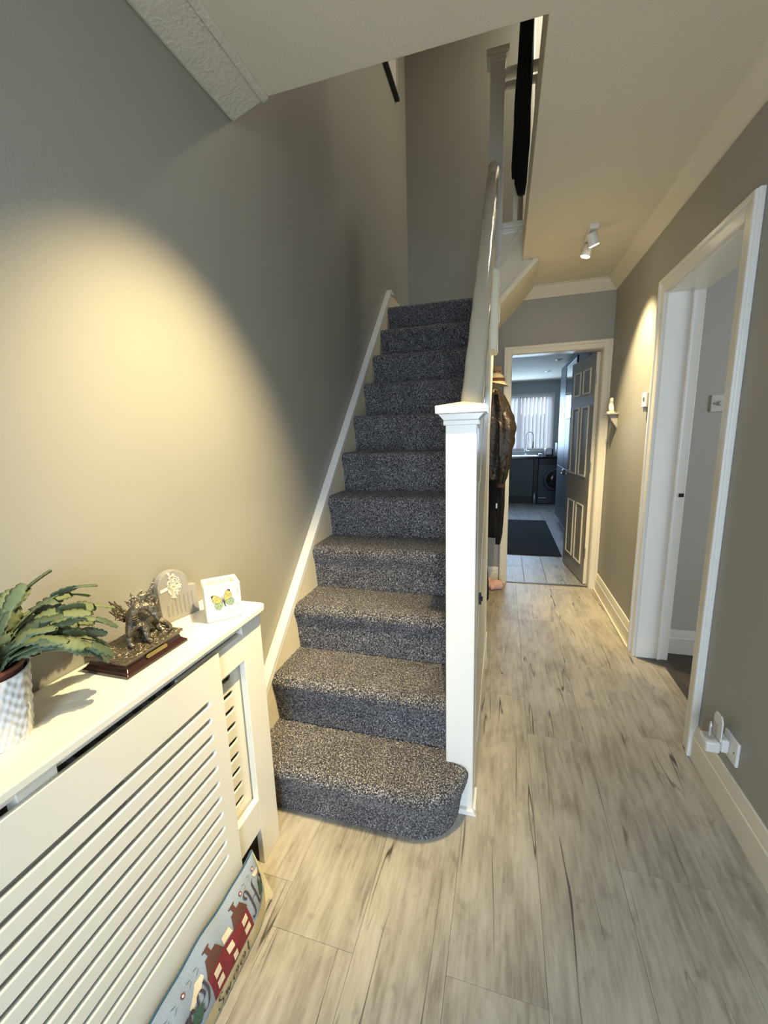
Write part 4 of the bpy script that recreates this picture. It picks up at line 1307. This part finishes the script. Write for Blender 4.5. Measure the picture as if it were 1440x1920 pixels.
# ------------------------------------------------------------------ wall box on the balustrade
tag(MB().box(PX1 + 0.0005, -0.050, 2.40, 2.60, 1.80, 2.20).build('wall_cabinet', M['cream'], bevel=0.004), 'narrow cream box fixed to the balustrade beside the handrail', 'cabinet')
wc = bpy.data.objects['wall_cabinet']
part('door_panel', MB().box(-0.050, -0.045, 2.41, 2.595, 1.81, 2.19), M['cream'], wc, bevel=0.002)

# ------------------------------------------------------------------ coats by the kitchen door
rk = thing('coat_rack', (-0.22, YE, 1.82), 'pine coat rack rail on the wall left of the kitchen doorway', 'coat rack')
part('rail', MB().box(-0.42, -0.030, YE - 0.022, YE, 1.815, 1.90), M['wood'], rk, bevel=0.004)
for x in (-0.34, -0.21, -0.085):
    part('peg', MB().tube([(x, YE - 0.022, 1.855), (x, YE - 0.075, 1.868)], [0.009, 0.011], 10), M['wood'], rk, smooth=True)
part('screw', MB().lathe([(0.006, 0), (0.004, 0.003)], (-0.045, YE - 0.023, 1.858), 10, 'y'), M['black'], rk)

jk = thing('leather_jacket', (-0.06, 3.45, 1.0), 'brown leather jacket with ribbed folds hanging beside the kitchen doorway', 'jacket')
def ribs(mb, zf, amp):
    for i, (x, y, z) in enumerate(mb.v):
        k = amp * math.sin(z * zf + 2 * math.sin(x * 30) + y * 9)
        cx, cy = -0.055, 3.40
        mb.v[i] = (x + (x - cx) * k, y + (y - cy) * k, z)
    return mb
part('body', ribs(cloth_tube([(-0.060, 3.40, 0.985, 0.040, 0.10), (-0.060, 3.40, 1.00, 0.070, 0.13), (-0.055, 3.40, 1.06, 0.088, 0.115), (-0.050, 3.40, 1.15, 0.112, 0.12), (-0.048, 3.40, 1.30, 0.124, 0.12), (-0.050, 3.40, 1.42, 0.126, 0.12), (-0.060, 3.40, 1.54, 0.100, 0.115), (-0.070, 3.41, 1.64, 0.064, 0.12), (-0.080, 3.42, 1.68, 0.030, 0.06)], 44, 9, 0.008, 5), 60, 0.035), M['leather'], jk, smooth=True)
part('sleeve', ribs(cloth_tube([(-0.015, 3.31, 0.965, 0.030, 0.030), (-0.012, 3.305, 0.99, 0.036, 0.036), (0.000, 3.30, 1.10, 0.046, 0.046), (0.008, 3.30, 1.25, 0.054, 0.050), (0.006, 3.31, 1.40, 0.056, 0.055), (-0.020, 3.36, 1.54, 0.048, 0.05), (-0.050, 3.42, 1.64, 0.032, 0.04)], 28, 12, 0.005, 5), 75, 0.028), M['leather'], jk, smooth=True)
part('cuff', cloth_tube([(-0.016, 3.31, 0.935, 0.026, 0.026), (-0.015, 3.31, 0.975, 0.029, 0.029)], 20, 5, 0.002, 10), M['brown'], jk, smooth=True)
part('collar', cloth_tube([(-0.080, 3.41, 1.66, 0.050, 0.075), (-0.080, 3.42, 1.685, 0.044, 0.07), (-0.082, 3.42, 1.695, 0.030, 0.055)], 24, 6, 0.003, 4), M['leather'], jk, smooth=True)

bk = thing('black_coat', (-0.09, 3.62, 0.44), 'long black coat hanging below the brown leather jacket', 'coat')
part('body', cloth_tube([(-0.085, 3.62, 0.46, 0.055, 0.06), (-0.080, 3.62, 0.50, 0.062, 0.07), (-0.078, 3.62, 0.8, 0.072, 0.06), (-0.080, 3.62, 1.2, 0.072, 0.06), (-0.090, 3.61, 1.5, 0.055, 0.06), (-0.10, 3.62, 1.62, 0.03, 0.04)], 30, 21, 0.006, 6), M['cloth_black'], bk, smooth=True)
part('sleeve', cloth_tube([(-0.030, 3.59, 0.40, 0.020, 0.022), (-0.022, 3.59, 0.50, 0.028, 0.028), (-0.014, 3.59, 0.75, 0.033, 0.03), (-0.020, 3.59, 1.1, 0.034, 0.03), (-0.05, 3.62, 1.4, 0.03, 0.03)], 22, 22, 0.004, 5), M['cloth_black'], bk, smooth=True)
part('badge', MB().box(-0.052, -0.040, 3.545, 3.556, 0.725, 0.765), M['plastic'], bk)

tag(cloth_tube([(-0.150, 3.05, 0.62, 0.042, 0.04), (-0.146, 3.05, 0.75, 0.047, 0.045), (-0.142, 3.05, 0.95, 0.045, 0.045), (-0.145, 3.05, 1.10, 0.035, 0.04), (-0.155, 3.05, 1.22, 0.02, 0.03)], 24, 31, 0.004, 6).build('woven_scarf', M['tartan'], smooth=True),
    'red woven scarf hanging under the stairs behind the balustrade', 'scarf')
tag(cloth_tube([(-0.140, 2.95, 1.12, 0.018, 0.03), (-0.136, 2.95, 1.18, 0.024, 0.03), (-0.138, 2.95, 1.30, 0.02, 0.03), (-0.142, 2.95, 1.38, 0.010, 0.02)], 20, 33, 0.002, 5).build('yellow_scarf', M['yellow'], smooth=True),
    'small mustard yellow cloth hanging just above the red scarf', 'scarf')
cp = thing('cap', (-0.06, 3.50, 1.72), 'pale cream brimmed cap hanging above the leather jacket', 'cap')
P = []
for j in range(8):
    t = j / 7
    P.append([(-0.075 + (0.070 * math.sin(t * PI / 2) + 0.002) * math.cos(2 * PI * i / 24), 3.55 + (0.07 * math.sin(t * PI / 2) + 0.002) * math.sin(2 * PI * i / 24), 1.83 - 0.075 * t * t) for i in range(24)])
for k_, (r_, z_) in enumerate(((0.085, 1.755), (0.100, 1.745), (0.101, 1.741), (0.085, 1.750), (0.066, 1.757))):
    P.append([(-0.075 + r_ * math.cos(2 * PI * i / 24), 3.55 + r_ * math.sin(2 * PI * i / 24), z_ - 0.02 * math.cos(2 * PI * i / 24)) for i in range(24)])
cpm = MB(); cpm.grid(P, 0, True)
part('crown', cpm, M['capw'], cp, smooth=True, angle=60)
part('band', MB().lathe([(0.071, 0.0), (0.073, 0.004), (0.072, 0.026), (0.068, 0.028)], (-0.075, 3.55, 1.757), 24), M['brown'], cp, smooth=True)
tag(cloth_tube([(-0.155, 3.30, 0.003, 0.060, 0.07), (-0.155, 3.30, 0.06, 0.062, 0.072), (-0.155, 3.30, 0.25, 0.056, 0.065), (-0.155, 3.30, 0.36, 0.045, 0.06)], 24, 41, 0.003, 4).build('black_bag', M['cloth_black'], smooth=True),
    'black cloth bag standing on the floor beneath the hanging coats', 'bag')

# pink pig soft toy
pg = thing('plush_pig', (-0.045, 3.570, 0.0), 'pink plush pig lying on the floor below the coats', 'soft toy')
pgc = skin('body', [[(-0.105, 3.530, 0.052, 0.034), (-0.075, 3.540, 0.050, 0.044), (-0.035, 3.560, 0.047, 0.044), (0.000, 3.570, 0.043, 0.036), (0.020, 3.575, 0.040, 0.022)],
                    [(-0.105, 3.530, 0.052, 0), (-0.128, 3.520, 0.052, 0.016)],
                    [(0.000, 3.570, 0.043, 0), (0.010, 3.540, 0.020, 0.017), (0.014, 3.525, 0.017, 0.014)],
                    [(-0.075, 3.540, 0.050, 0), (-0.070, 3.500, 0.022, 0.017), (-0.066, 3.485, 0.018, 0.014)]], M['pig'], pg, 2)
for s_ in (-1, 1):
    part('ear', MB().lathe([(0.014, 0), (0.010, 0.014), (0.002, 0.026)], (-0.098, 3.530 + 0.022 * s_, 0.082), 10), M['pig'], pg, smooth=True)
part('tail', MB().tube([(0.040, 3.580, 0.045), (0.048, 3.580, 0.055), (0.046, 3.588, 0.060), (0.050, 3.585, 0.066)], 0.004, 6), M['pig'], pg, smooth=True)

# ------------------------------------------------------------------ small things on the right wall
tht = thing('room_thermostat', (XR, 2.745, 1.47), 'white wall thermostat with grey foot beside the side doorway frame', 'thermostat')
part('case', MB().box(XR - 0.030, XR, 2.705, 2.785, 1.475, 1.560), M['plastic'], tht, bevel=0.005)
part('foot', MB().box(XR - 0.022, XR, 2.715, 2.775, 1.452, 1.475), M['shade'], tht, bevel=0.003)
part('dial', MB().prism([(2.745 - 0.009, 1.512), (2.745 + 0.009, 1.512), (2.745 + 0.009, 1.532), (2.745 - 0.009, 1.532)], 'x', XR - 0.033, XR - 0.030), M['strip'], tht, bevel=0.001)
shf = thing('wall_shelf', (XR, 3.45, 1.40), 'tiny grey bracket shelf on the right wall near the kitchen door', 'shelf')
part('shelf_top', MB().box(XR - 0.075, XR, 3.40, 3.52, 1.463, 1.475), M['shade'], shf, bevel=0.003)
part('bracket', MB().prism([(XR, 1.463), (XR - 0.055, 1.463), (XR - 0.040, 1.42), (XR, 1.36)], 'y', 3.42, 3.50), M['shade'], shf, bevel=0.003)
fg = thing('white_figurine', (XR - 0.040, 3.455, 1.475), 'small white seated animal figurine on the little wall shelf', 'figurine')
part('base', MB().lathe([(0.028, 0.0003), (0.028, 0.010), (0.024, 0.012)], (XR - 0.040, 3.455, 1.475), 16), M['ceram'], fg, smooth=True)
skin('body', [[(XR - 0.040, 3.458, 1.500, 0.024), (XR - 0.040, 3.462, 1.525, 0.020), (XR - 0.040, 3.458, 1.550, 0.013), (XR - 0.040, 3.450, 1.568, 0.014), (XR - 0.042, 3.436, 1.566, 0.007)],
              [(XR - 0.040, 3.458, 1.500, 0), (XR - 0.050, 3.440, 1.494, 0.008), (XR - 0.050, 3.436, 1.489, 0.006)],
              [(XR - 0.040, 3.458, 1.500, 0), (XR - 0.030, 3.440, 1.494, 0.008), (XR - 0.030, 3.436, 1.489, 0.006)],
              [(XR - 0.040, 3.450, 1.568, 0), (XR - 0.048, 3.454, 1.584, 0.0045)], [(XR - 0.040, 3.450, 1.568, 0), (XR - 0.032, 3.454, 1.584, 0.0045)]], M['ceram'], fg, 2)

sk = thing('wall_socket', (XR, 1.53, 0.24), 'white single plug socket low on the right wall above the skirting', 'socket')
part('face_plate', MB().box(XR - 0.010, XR, 1.492, 1.580, 0.205, 0.295), M['plastic'], sk, bevel=0.003)
part('screw', MB().lathe([(0.003, 0), (0.002, 0.0012)], (XR - 0.0112, 1.508, 0.250), 8, 'x'), M['black'], sk)
af = thing('plug_in_air_freshener', (XR - 0.05, 1.565, 0.22), 'white plug-in air freshener with clear bottle plugged into the wall socket', 'air freshener')
part('plug_body', MB().box(XR - 0.034, XR - 0.0102, 1.535, 1.590, 0.222, 0.272), M['plastic'], af, bevel=0.006)
part('cradle', MB().box(XR - 0.080, XR - 0.034, 1.535, 1.600, 0.215, 0.258), M['plastic'], af, bevel=0.008)
part('back_fin', MB().prism([(1.540, 0.258), (1.540, 0.335), (1.553, 0.352), (1.586, 0.352), (1.598, 0.335), (1.598, 0.258)], 'x', XR - 0.038, XR - 0.033), M['plastic'], af, bevel=0.0015)
part('bottle', MB().lathe([(0.017, 0.0), (0.020, 0.004), (0.020, 0.050), (0.014, 0.060), (0.010, 0.066)], (XR - 0.059, 1.568, 0.2585), 18), M['clear'], af, smooth=True)
part('wick', MB().tube([(XR - 0.059, 1.568, 0.262), (XR - 0.059, 1.568, 0.318)], 0.003, 8), M['plastic'], af)

ds = thing('dimmer_switch', (1.12, 2.70, 1.48), 'white dimmer switch on the pale wall inside the side room', 'switch')
part('face_plate', MB().box(1.075, 1.163, 2.690, 2.70, 1.435, 1.523), M['plastic'], ds, bevel=0.003)
part('knob', MB().lathe([(0.013, 0.0), (0.012, -0.014), (0.010, -0.016)], (1.119, 2.690, 1.479), 18, 'y'), M['plastic'], ds, smooth=True)
for x in (1.087, 1.151):
    part('screw', MB().lathe([(0.003, 0), (0.002, -0.001)], (x, 2.690, 1.479), 8, 'y'), M['strip'], ds)

# ------------------------------------------------------------------ kitchen door
hx, hy = 0.722, YE + 0.10
dk = bpy.data.objects.new('door_1', None); C.objects.link(dk); dk.location = (hx, hy, 0); dk['kind'] = 'structure'
dk['label'] = 'six panel grey kitchen door standing open'
dk.rotation_euler = (0, 0, R(0))
LEN = 0.655
aa = R(97.5)
ud = Vector((math.cos(aa), math.sin(aa), 0)); nd = Vector((-ud.y, ud.x, 0))   # nd points to -x (visible face)
def dpart(name, u0, u1, w0, w1, z0, z1, m, bevel=0.002, parent=None):
    mb = MB()
    vs = []
    for z in (z0, z1):
        for (u, w) in ((u0, w0), (u1, w0), (u1, w1), (u0, w1)):
            vs.append(Vector((hx, hy, z)) + ud * u + nd * w)
    mb.add(vs, [(0, 3, 2, 1), (4, 5, 6, 7), (0, 1, 5, 4), (1, 2, 6, 5), (2, 3, 7, 6), (3, 0, 4, 7)])
    return part(name, mb, m, parent or dk, bevel=bevel)
dpart('leaf', 0.0, LEN, -0.017, 0.017, 0.008, 1.972, M['doorgrey'])
dpart('hinge_edge', -0.004, 0.0, -0.017, 0.017, 0.008, 1.972, M['cream'])
for (z0, z1) in ((0.16, 0.70), (0.95, 1.56), (1.66, 1.87)):
    for (u0, u1) in ((0.10, 0.295), (0.365, 0.56)):
        for (a, b_, c_, d_) in ((u0, u1, z0, z0 + 0.014), (u0, u1, z1 - 0.014, z1), (u0, u0 + 0.014, z0 + 0.014, z1 - 0.014), (u1 - 0.014, u1, z0 + 0.014, z1 - 0.014)):
            dpart('moulding', a, b_, 0.017, 0.026, c_, d_, M['cream'])
        dpart('panel', u0 + 0.030, u1 - 0.030, 0.017, 0.021, z0 + 0.030, z1 - 0.030, M['doorgrey'], 0.003)
kb = Vector((hx, hy, 0.955)) + ud * (LEN - 0.06) + nd * 0.017
hd = part('door_knob', MB().tube([kb, kb + nd * 0.006, kb + nd * 0.008, kb + nd * 0.030, kb + nd * 0.036, kb + nd * 0.052, kb + nd * 0.062, kb + nd * 0.066], [0.026, 0.026, 0.011, 0.011, 0.022, 0.030, 0.022, 0.006], 18), M['chrome'], dk, smooth=True)
for zz in (0.25, 1.0, 1.72):
    dpart('hinge', -0.010, 0.0, 0.012, 0.022, zz, zz + 0.09, M['steel'])

# ------------------------------------------------------------------ kitchen
KY0, KY1, KXL, KXR, KZ = YE + 0.11, 8.73, -1.15, 1.38, 2.31
kf = struct(MB().box(KXL, KXR, 3.76, KY1, -0.06, -0.010).build('floor_kitchen', M['sub']), 'grey plank floor of the kitchen')
x = KXL; i = 0
while x < KXR - 0.01:
    x1 = min(x + 0.195, KXR)
    y = 3.775 if False else 3.0 + 0.37 * (i % 3)
    while y < KY1:
        y0, y1 = max(y, 3.768), min(y + 1.25, KY1)
        if y1 - y0 > 0.05 and x1 > -0.2:
            part('plank', MB().box(x + 0.001, x1 - 0.001, y0 + 0.001, y1 - 0.001, -0.0098, 0.0), M['kplank'], kf, bevel=0.0015)
        y += 1.25
    x += 0.195; i += 1
struct(MB().box(KXL - 0.1, KXL, KY0, KY1 + 0.1, -0.06, KZ).build('wall_kitchen_left', M['kwall']), 'left wall of the kitchen')
struct(MB().box(KXR, KXR + 0.1, KY0, KY1 + 0.1, -0.06, KZ).build('wall_kitchen_right', M['kwall']), 'right wall of the kitchen')
wk = MB()
WX0, WX1, WZ0, WZ1 = -0.35, 0.91, 0.985, 2.06
wk.box(KXL, WX0, KY1, KY1 + 0.14, -0.06, KZ); wk.box(WX1, KXR, KY1, KY1 + 0.14, -0.06, KZ)
wk.box(WX0, WX1, KY1, KY1 + 0.14, -0.06, WZ0); wk.box(WX0, WX1, KY1, KY1 + 0.14, WZ1, KZ)
wko = struct(wk.build('wall_kitchen', M['kwall']), 'grey kitchen wall around the window')
struct(MB().box(KXL - 0.1, KXR + 0.1, KY0, KY1 + 0.14, KZ, KZ + 0.05).build('ceiling_kitchen', M['ceil']), 'white kitchen ceiling')
win = thing('window_1', (0.28, KY1 + 0.1, WZ0), 'white framed kitchen window behind the vertical blind', 'x'); del win['category']; win['kind'] = 'structure'
part('frame', MB().box(WX0, WX1, KY1 + 0.06, KY1 + 0.12, WZ0, WZ0 + 0.05).box(WX0, WX1, KY1 + 0.06, KY1 + 0.12, WZ1 - 0.05, WZ1).box(WX0, WX0 + 0.05, KY1 + 0.06, KY1 + 0.12, WZ0 + 0.05, WZ1 - 0.05).box(WX1 - 0.05, WX1, KY1 + 0.06, KY1 + 0.12, WZ0 + 0.05, WZ1 - 0.05).box(0.25, 0.31, KY1 + 0.06, KY1 + 0.12, WZ0 + 0.05, WZ1 - 0.05), M['white'], win, bevel=0.005)
part('pane', MB().box(WX0 + 0.05, 0.25, KY1 + 0.085, KY1 + 0.091, WZ0 + 0.05, WZ1 - 0.05), M['pane'], win)
part('pane', MB().box(0.31, WX1 - 0.05, KY1 + 0.085, KY1 + 0.091, WZ0 + 0.05, WZ1 - 0.05), M['pane'], win)
part('sill', MB().box(WX0 - 0.02, WX1 + 0.02, KY1 - 0.02, KY1 + 0.06, WZ0 - 0.022, WZ0), M['white'], win, bevel=0.003)
# reveal trims, white
part('reveal', MB().box(WX1 - 0.004, WX1 + 0.012, KY1 - 0.004, KY1 + 0.06, WZ0, WZ1 + 0.012).box(WX0, WX1 - 0.004, KY1 - 0.004, KY1 + 0.06, WZ1, WZ1 + 0.012), M['white'], win)
vb = thing('vertical_blind', (0.28, KY1 + 0.03, WZ0), 'white vertical slat blind hanging in the kitchen window', 'blind')
part('headrail', MB().box(WX0 + 0.01, WX1 - 0.01, KY1 + 0.012, KY1 + 0.048, WZ1 - 0.035, WZ1 - 0.002), M['white'], vb, bevel=0.003)
slat = None
for i in range(17):
    xx = WX0 + 0.05 + i * 0.0725
    an = R(38 + rs.uniform(-6, 6)) if i < 16 else R(15)
    if slat is None:
        rows = [[(u, 0.004 * (1 - (u / 0.044) ** 2), z) for u in (-0.044, -0.022, 0, 0.022, 0.044)] for z in (WZ0 + 0.015, 1.5, WZ1 - 0.036)]
        mb = MB(); mb.grid(rows); slat = mb
        o = mb.build('slat', M['blind'], None, smooth=True)
        slat_me = o.data; slat_o = o
    else:
        o = slat_o.copy(); C.objects.link(o)
    o.parent = vb; o.location = Vector((xx, KY1 + 0.03, 0)) - vb.location
    o.rotation_euler = (0, 0, an)
# garden beyond
tag(MB().box(-3, 4, 11.6, 11.65, 0, 1.75).build('garden_fence', M['fence']), 'wooden garden fence seen through the kitchen blind', 'fence')
gf = bpy.data.objects['garden_fence']
for i in range(36):
    part('board', MB().box(-2.9 + 0.19 * i, -2.9 + 0.19 * i + 0.15, 11.58, 11.6, 0.0, 1.80), M['fence'], gf)
struct(MB().box(-3, 4, KY1 + 0.14, 14, -0.3, -0.1).build('ground_garden', M['hedge']), 'garden lawn outside the kitchen')
hg = MB()
for i in range(60):
    hg.ball((rs.uniform(-1.5, 2.5), rs.uniform(10.6, 11.0), rs.uniform(0.2, 1.5)), (rs.uniform(0.15, 0.3), 0.2, rs.uniform(0.12, 0.25)), 8)
ho = tag(hg.build('hedge', M['hedge'], smooth=True), 'green hedge in front of the garden fence', 'hedge'); ho['kind'] = 'stuff'

# base units and worktop
CF = 8.13
bc_ = thing('base_cabinet', (-0.3, 8.4, 0), 'dark green kitchen base cabinet under the sink', 'cabinet')
part('carcass', MB().box(KXL + 0.002, 0.545, CF + 0.02, KY1 - 0.002, 0.14, 0.858), M['kcab'], bc_)
part('plinth', MB().box(KXL + 0.002, 0.545, CF + 0.06, CF + 0.08, 0.0, 0.14), M['black'], bc_)
for x0, x1 in ((-0.70, -0.06), (-0.05, 0.54)):
    part('door', MB().box(x0, x1, CF, CF + 0.02, 0.15, 0.85), M['kcab'], bc_, bevel=0.003)
part('filler_panel', MB().box(0.552, 0.625, CF + 0.02, KY1 - 0.002, 0.0, 0.858), M['black'], bc_)
tag(MB().lathe([(0.030, 0.0), (0.032, 0.003), (0.032, 0.16), (0.022, 0.19), (0.012, 0.20), (0.012, 0.225)], (0.575, CF - 0.02 - 0.03, 0.0), 16).build('spray_bottle', M['steel'], smooth=True),
    'pale grey bottle standing on the floor by the washing machine', 'bottle')
wt = tag(MB().box(KXL + 0.002, KXR - 0.002, CF - 0.02, KY1 - 0.002, 0.860, 0.898).build('worktop', M['kblack'], bevel=0.004), 'black kitchen worktop under the window', 'worktop')
snk = thing('sink', (0.15, 8.42, 0.899), 'steel kitchen sink set on the black worktop', 'sink')
part('rim', MB().box(-0.25, 0.62, 8.18, 8.62, 0.8985, 0.904), M['steel'], snk, bevel=0.002)
part('bowl', MB().box(-0.05, 0.35, 8.24, 8.56, 0.9042, 0.9052), M['steel'], snk, bevel=0.0004)
tp = thing('kitchen_tap', (0.42, 8.58, 0.90), 'tall chrome spring-neck kitchen tap in front of the blind', 'tap')
part('base', MB().lathe([(0.026, 0.005), (0.026, 0.020), (0.018, 0.025), (0.016, 0.11), (0.012, 0.12)], (0.42, 8.585, 0.90), 16), M['chrome'], tp, smooth=True)
pts = [(0.42, 8.585, 1.01), (0.42, 8.585, 1.2)]
for i in range(13):
    a = PI - PI * i / 12
    pts.append((0.485 + 0.065 * math.cos(a), 8.585 - 0.02 * i / 12, 1.27 + 0.075 * math.sin(a)))
pts += [(0.55, 8.565, 1.2), (0.55, 8.565, 1.14)]
part('spring_neck', MB().tube(pts, 0.008, 8), M['strip'], tp, smooth=True)
part('spray_head', MB().tube([(0.55, 8.565, 1.16), (0.55, 8.565, 1.03)], [0.012, 0.016], 12), M['black'], tp, smooth=True)
part('support_arm', MB().tube([(0.42, 8.585, 1.13), (0.55, 8.565, 1.13)], 0.005, 8), M['chrome'], tp, smooth=True)
part('lever', MB().tube([(0.42, 8.585, 0.975), (0.49, 8.57, 0.99)], 0.006, 8), M['chrome'], tp, smooth=True)
cl = tag(MB().prism([(0.63, 0.8985), (0.71, 0.8985), (0.70, 0.94), (0.64, 0.945)], 'y', 8.28, 8.36).build('white_tub', M['plastic'], bevel=0.01), 'small white tub on the black worktop', 'tub')
cl2 = thing('toaster', (0.82, 8.5, 0.8985), 'steel toaster with black end at the right of the worktop', 'toaster')
part('body', MB().box(0.76, 0.885, 8.36, 8.60, 0.8986, 1.035), M['steel'], cl2, bevel=0.02)
part('end_cap', MB().box(0.885, 0.905, 8.37, 8.59, 0.8986, 1.02), M['black'], cl2, bevel=0.006)
part('dial', MB().lathe([(0.012, 0.0), (0.012, 0.012)], (0.905, 8.44, 0.94), 12, 'x'), M['steel'], cl2)
tag(MB().box(0.955, 0.985, 8.35, 8.60, 0.8986, 1.13).build('chopping_board', M['plastic'], bevel=0.006), 'white board standing upright at the end of the worktop', 'chopping board')
# splashback tiles beside and below the window
for r_ in range(4):
    for c_ in range(5):
        x0 = 0.935 + 0.093 * c_ - (0.045 if r_ % 2 else 0)
        x0 = max(x0, 0.93)
        x1_ = min(0.935 + 0.093 * (c_ + 1) - (0.045 if r_ % 2 else 0) - 0.006, KXR - 0.003)
        if x1_ - x0 > 0.02:
            part('tile', MB().box(x0, x1_, KY1 - 0.008, KY1, 0.99 + 0.093 * r_, 0.99 + 0.093 * r_ + 0.087), M['tile'], wko, bevel=0.0015)
for c_ in range(8):
    part('tile', MB().box(-0.15 + 0.16 * c_, -0.15 + 0.16 * c_ + 0.154, KY1 - 0.008, KY1, 0.899, 0.961), M['tile'], wko, bevel=0.0015)
# washing machine
wm = thing('washing_machine', (0.93, 8.4, 0), 'dark washing machine with round door under the worktop', 'washing machine')
part('body', MB().box(0.632, 1.228, CF, KY1 - 0.03, 0.01, 0.856), M['washer'], wm, bevel=0.006)
part('control_panel', MB().box(0.64, 1.22, CF - 0.008, CF, 0.735, 0.85), M['black'], wm, bevel=0.002)
part('door_ring', MB().lathe([(0.215, 0.0), (0.215, -0.020), (0.195, -0.034), (0.165, -0.034), (0.155, -0.020)], (0.93, CF, 0.46), 36, 'y'), M['washer'], wm, smooth=True, angle=30)
part('door_glass', MB().lathe([(0.157, -0.018), (0.12, -0.034), (0.06, -0.042), (0.005, -0.044)], (0.93, CF, 0.46), 32, 'y'), M['kblack'], wm, smooth=True)
part('brand_strip', MB().box(0.65, 0.78, CF - 0.002, CF, 0.115, 0.128), M['steel'], wm)
# tall cabinet on the right
tc_ = thing('tall_cabinet', (1.08, 6.05, 0), 'tall gloss grey kitchen cabinet to the right of the doorway', 'cabinet')
part('carcass', MB().box(0.797, KXR - 0.002, 4.60, 6.67, 0.10, 2.24), M['kgrey'], tc_, bevel=0.003)
part('plinth', MB().box(0.83, KXR - 0.002, 4.62, 6.66, 0.0, 0.10), M['steel'], tc_)
for y0, y1 in ((4.61, 5.26), (5.27, 5.95), (5.96, 6.66)):
    for z0, z1 in ((0.11, 0.86), (0.87, 2.23)):
        dd = part('door', MB().box(0.777, 0.797, y0, y1, z0, z1), M['kgrey'], tc_, bevel=0.003)
part('handle', MB().tube([(0.765, 5.93, 0.80), (0.752, 5.93, 0.80), (0.752, 5.72, 0.80), (0.765, 5.72, 0.80)], 0.006, 8), M['chrome'], tc_, smooth=True)
mr = thing('wall_mirror', (0.77, 5.6, 1.5), 'black framed mirror board on the tall grey cabinet', 'mirror')
part('frame', MB().box(0.765, 0.776, 5.20, 6.02, 1.50, 1.52).box(0.765, 0.776, 5.20, 6.02, 2.16, 2.18).box(0.765, 0.776, 6.00, 6.02, 1.52, 2.16).box(0.765, 0.776, 5.20, 5.22, 1.52, 2.16), M['black'], mr, bevel=0.002)
part('glass', MB().box(0.768, 0.774, 5.22, 6.00, 1.52, 2.16), M['mirror'], mr)
tag(MB().box(-0.30, 0.64, 4.66, 6.57, 0.0005, 0.010).build('floor_mat', M['mat_'], bevel=0.003), 'dark charcoal rectangular mat on the kitchen floor', 'mat')
for (xx, yy) in ((0.70, 6.3), (0.66, 7.4)):
    dl = tag(MB().lathe([(0.045, 0.0), (0.045, -0.006), (0.034, -0.008), (0.030, -0.002)], (xx, yy, KZ), 20).build('downlight', M['steel'], smooth=True),
             'recessed steel downlight in the kitchen ceiling, the %s one' % ('nearer' if yy < 7 else 'farther'), 'downlight', 'kitchen ceiling downlights')
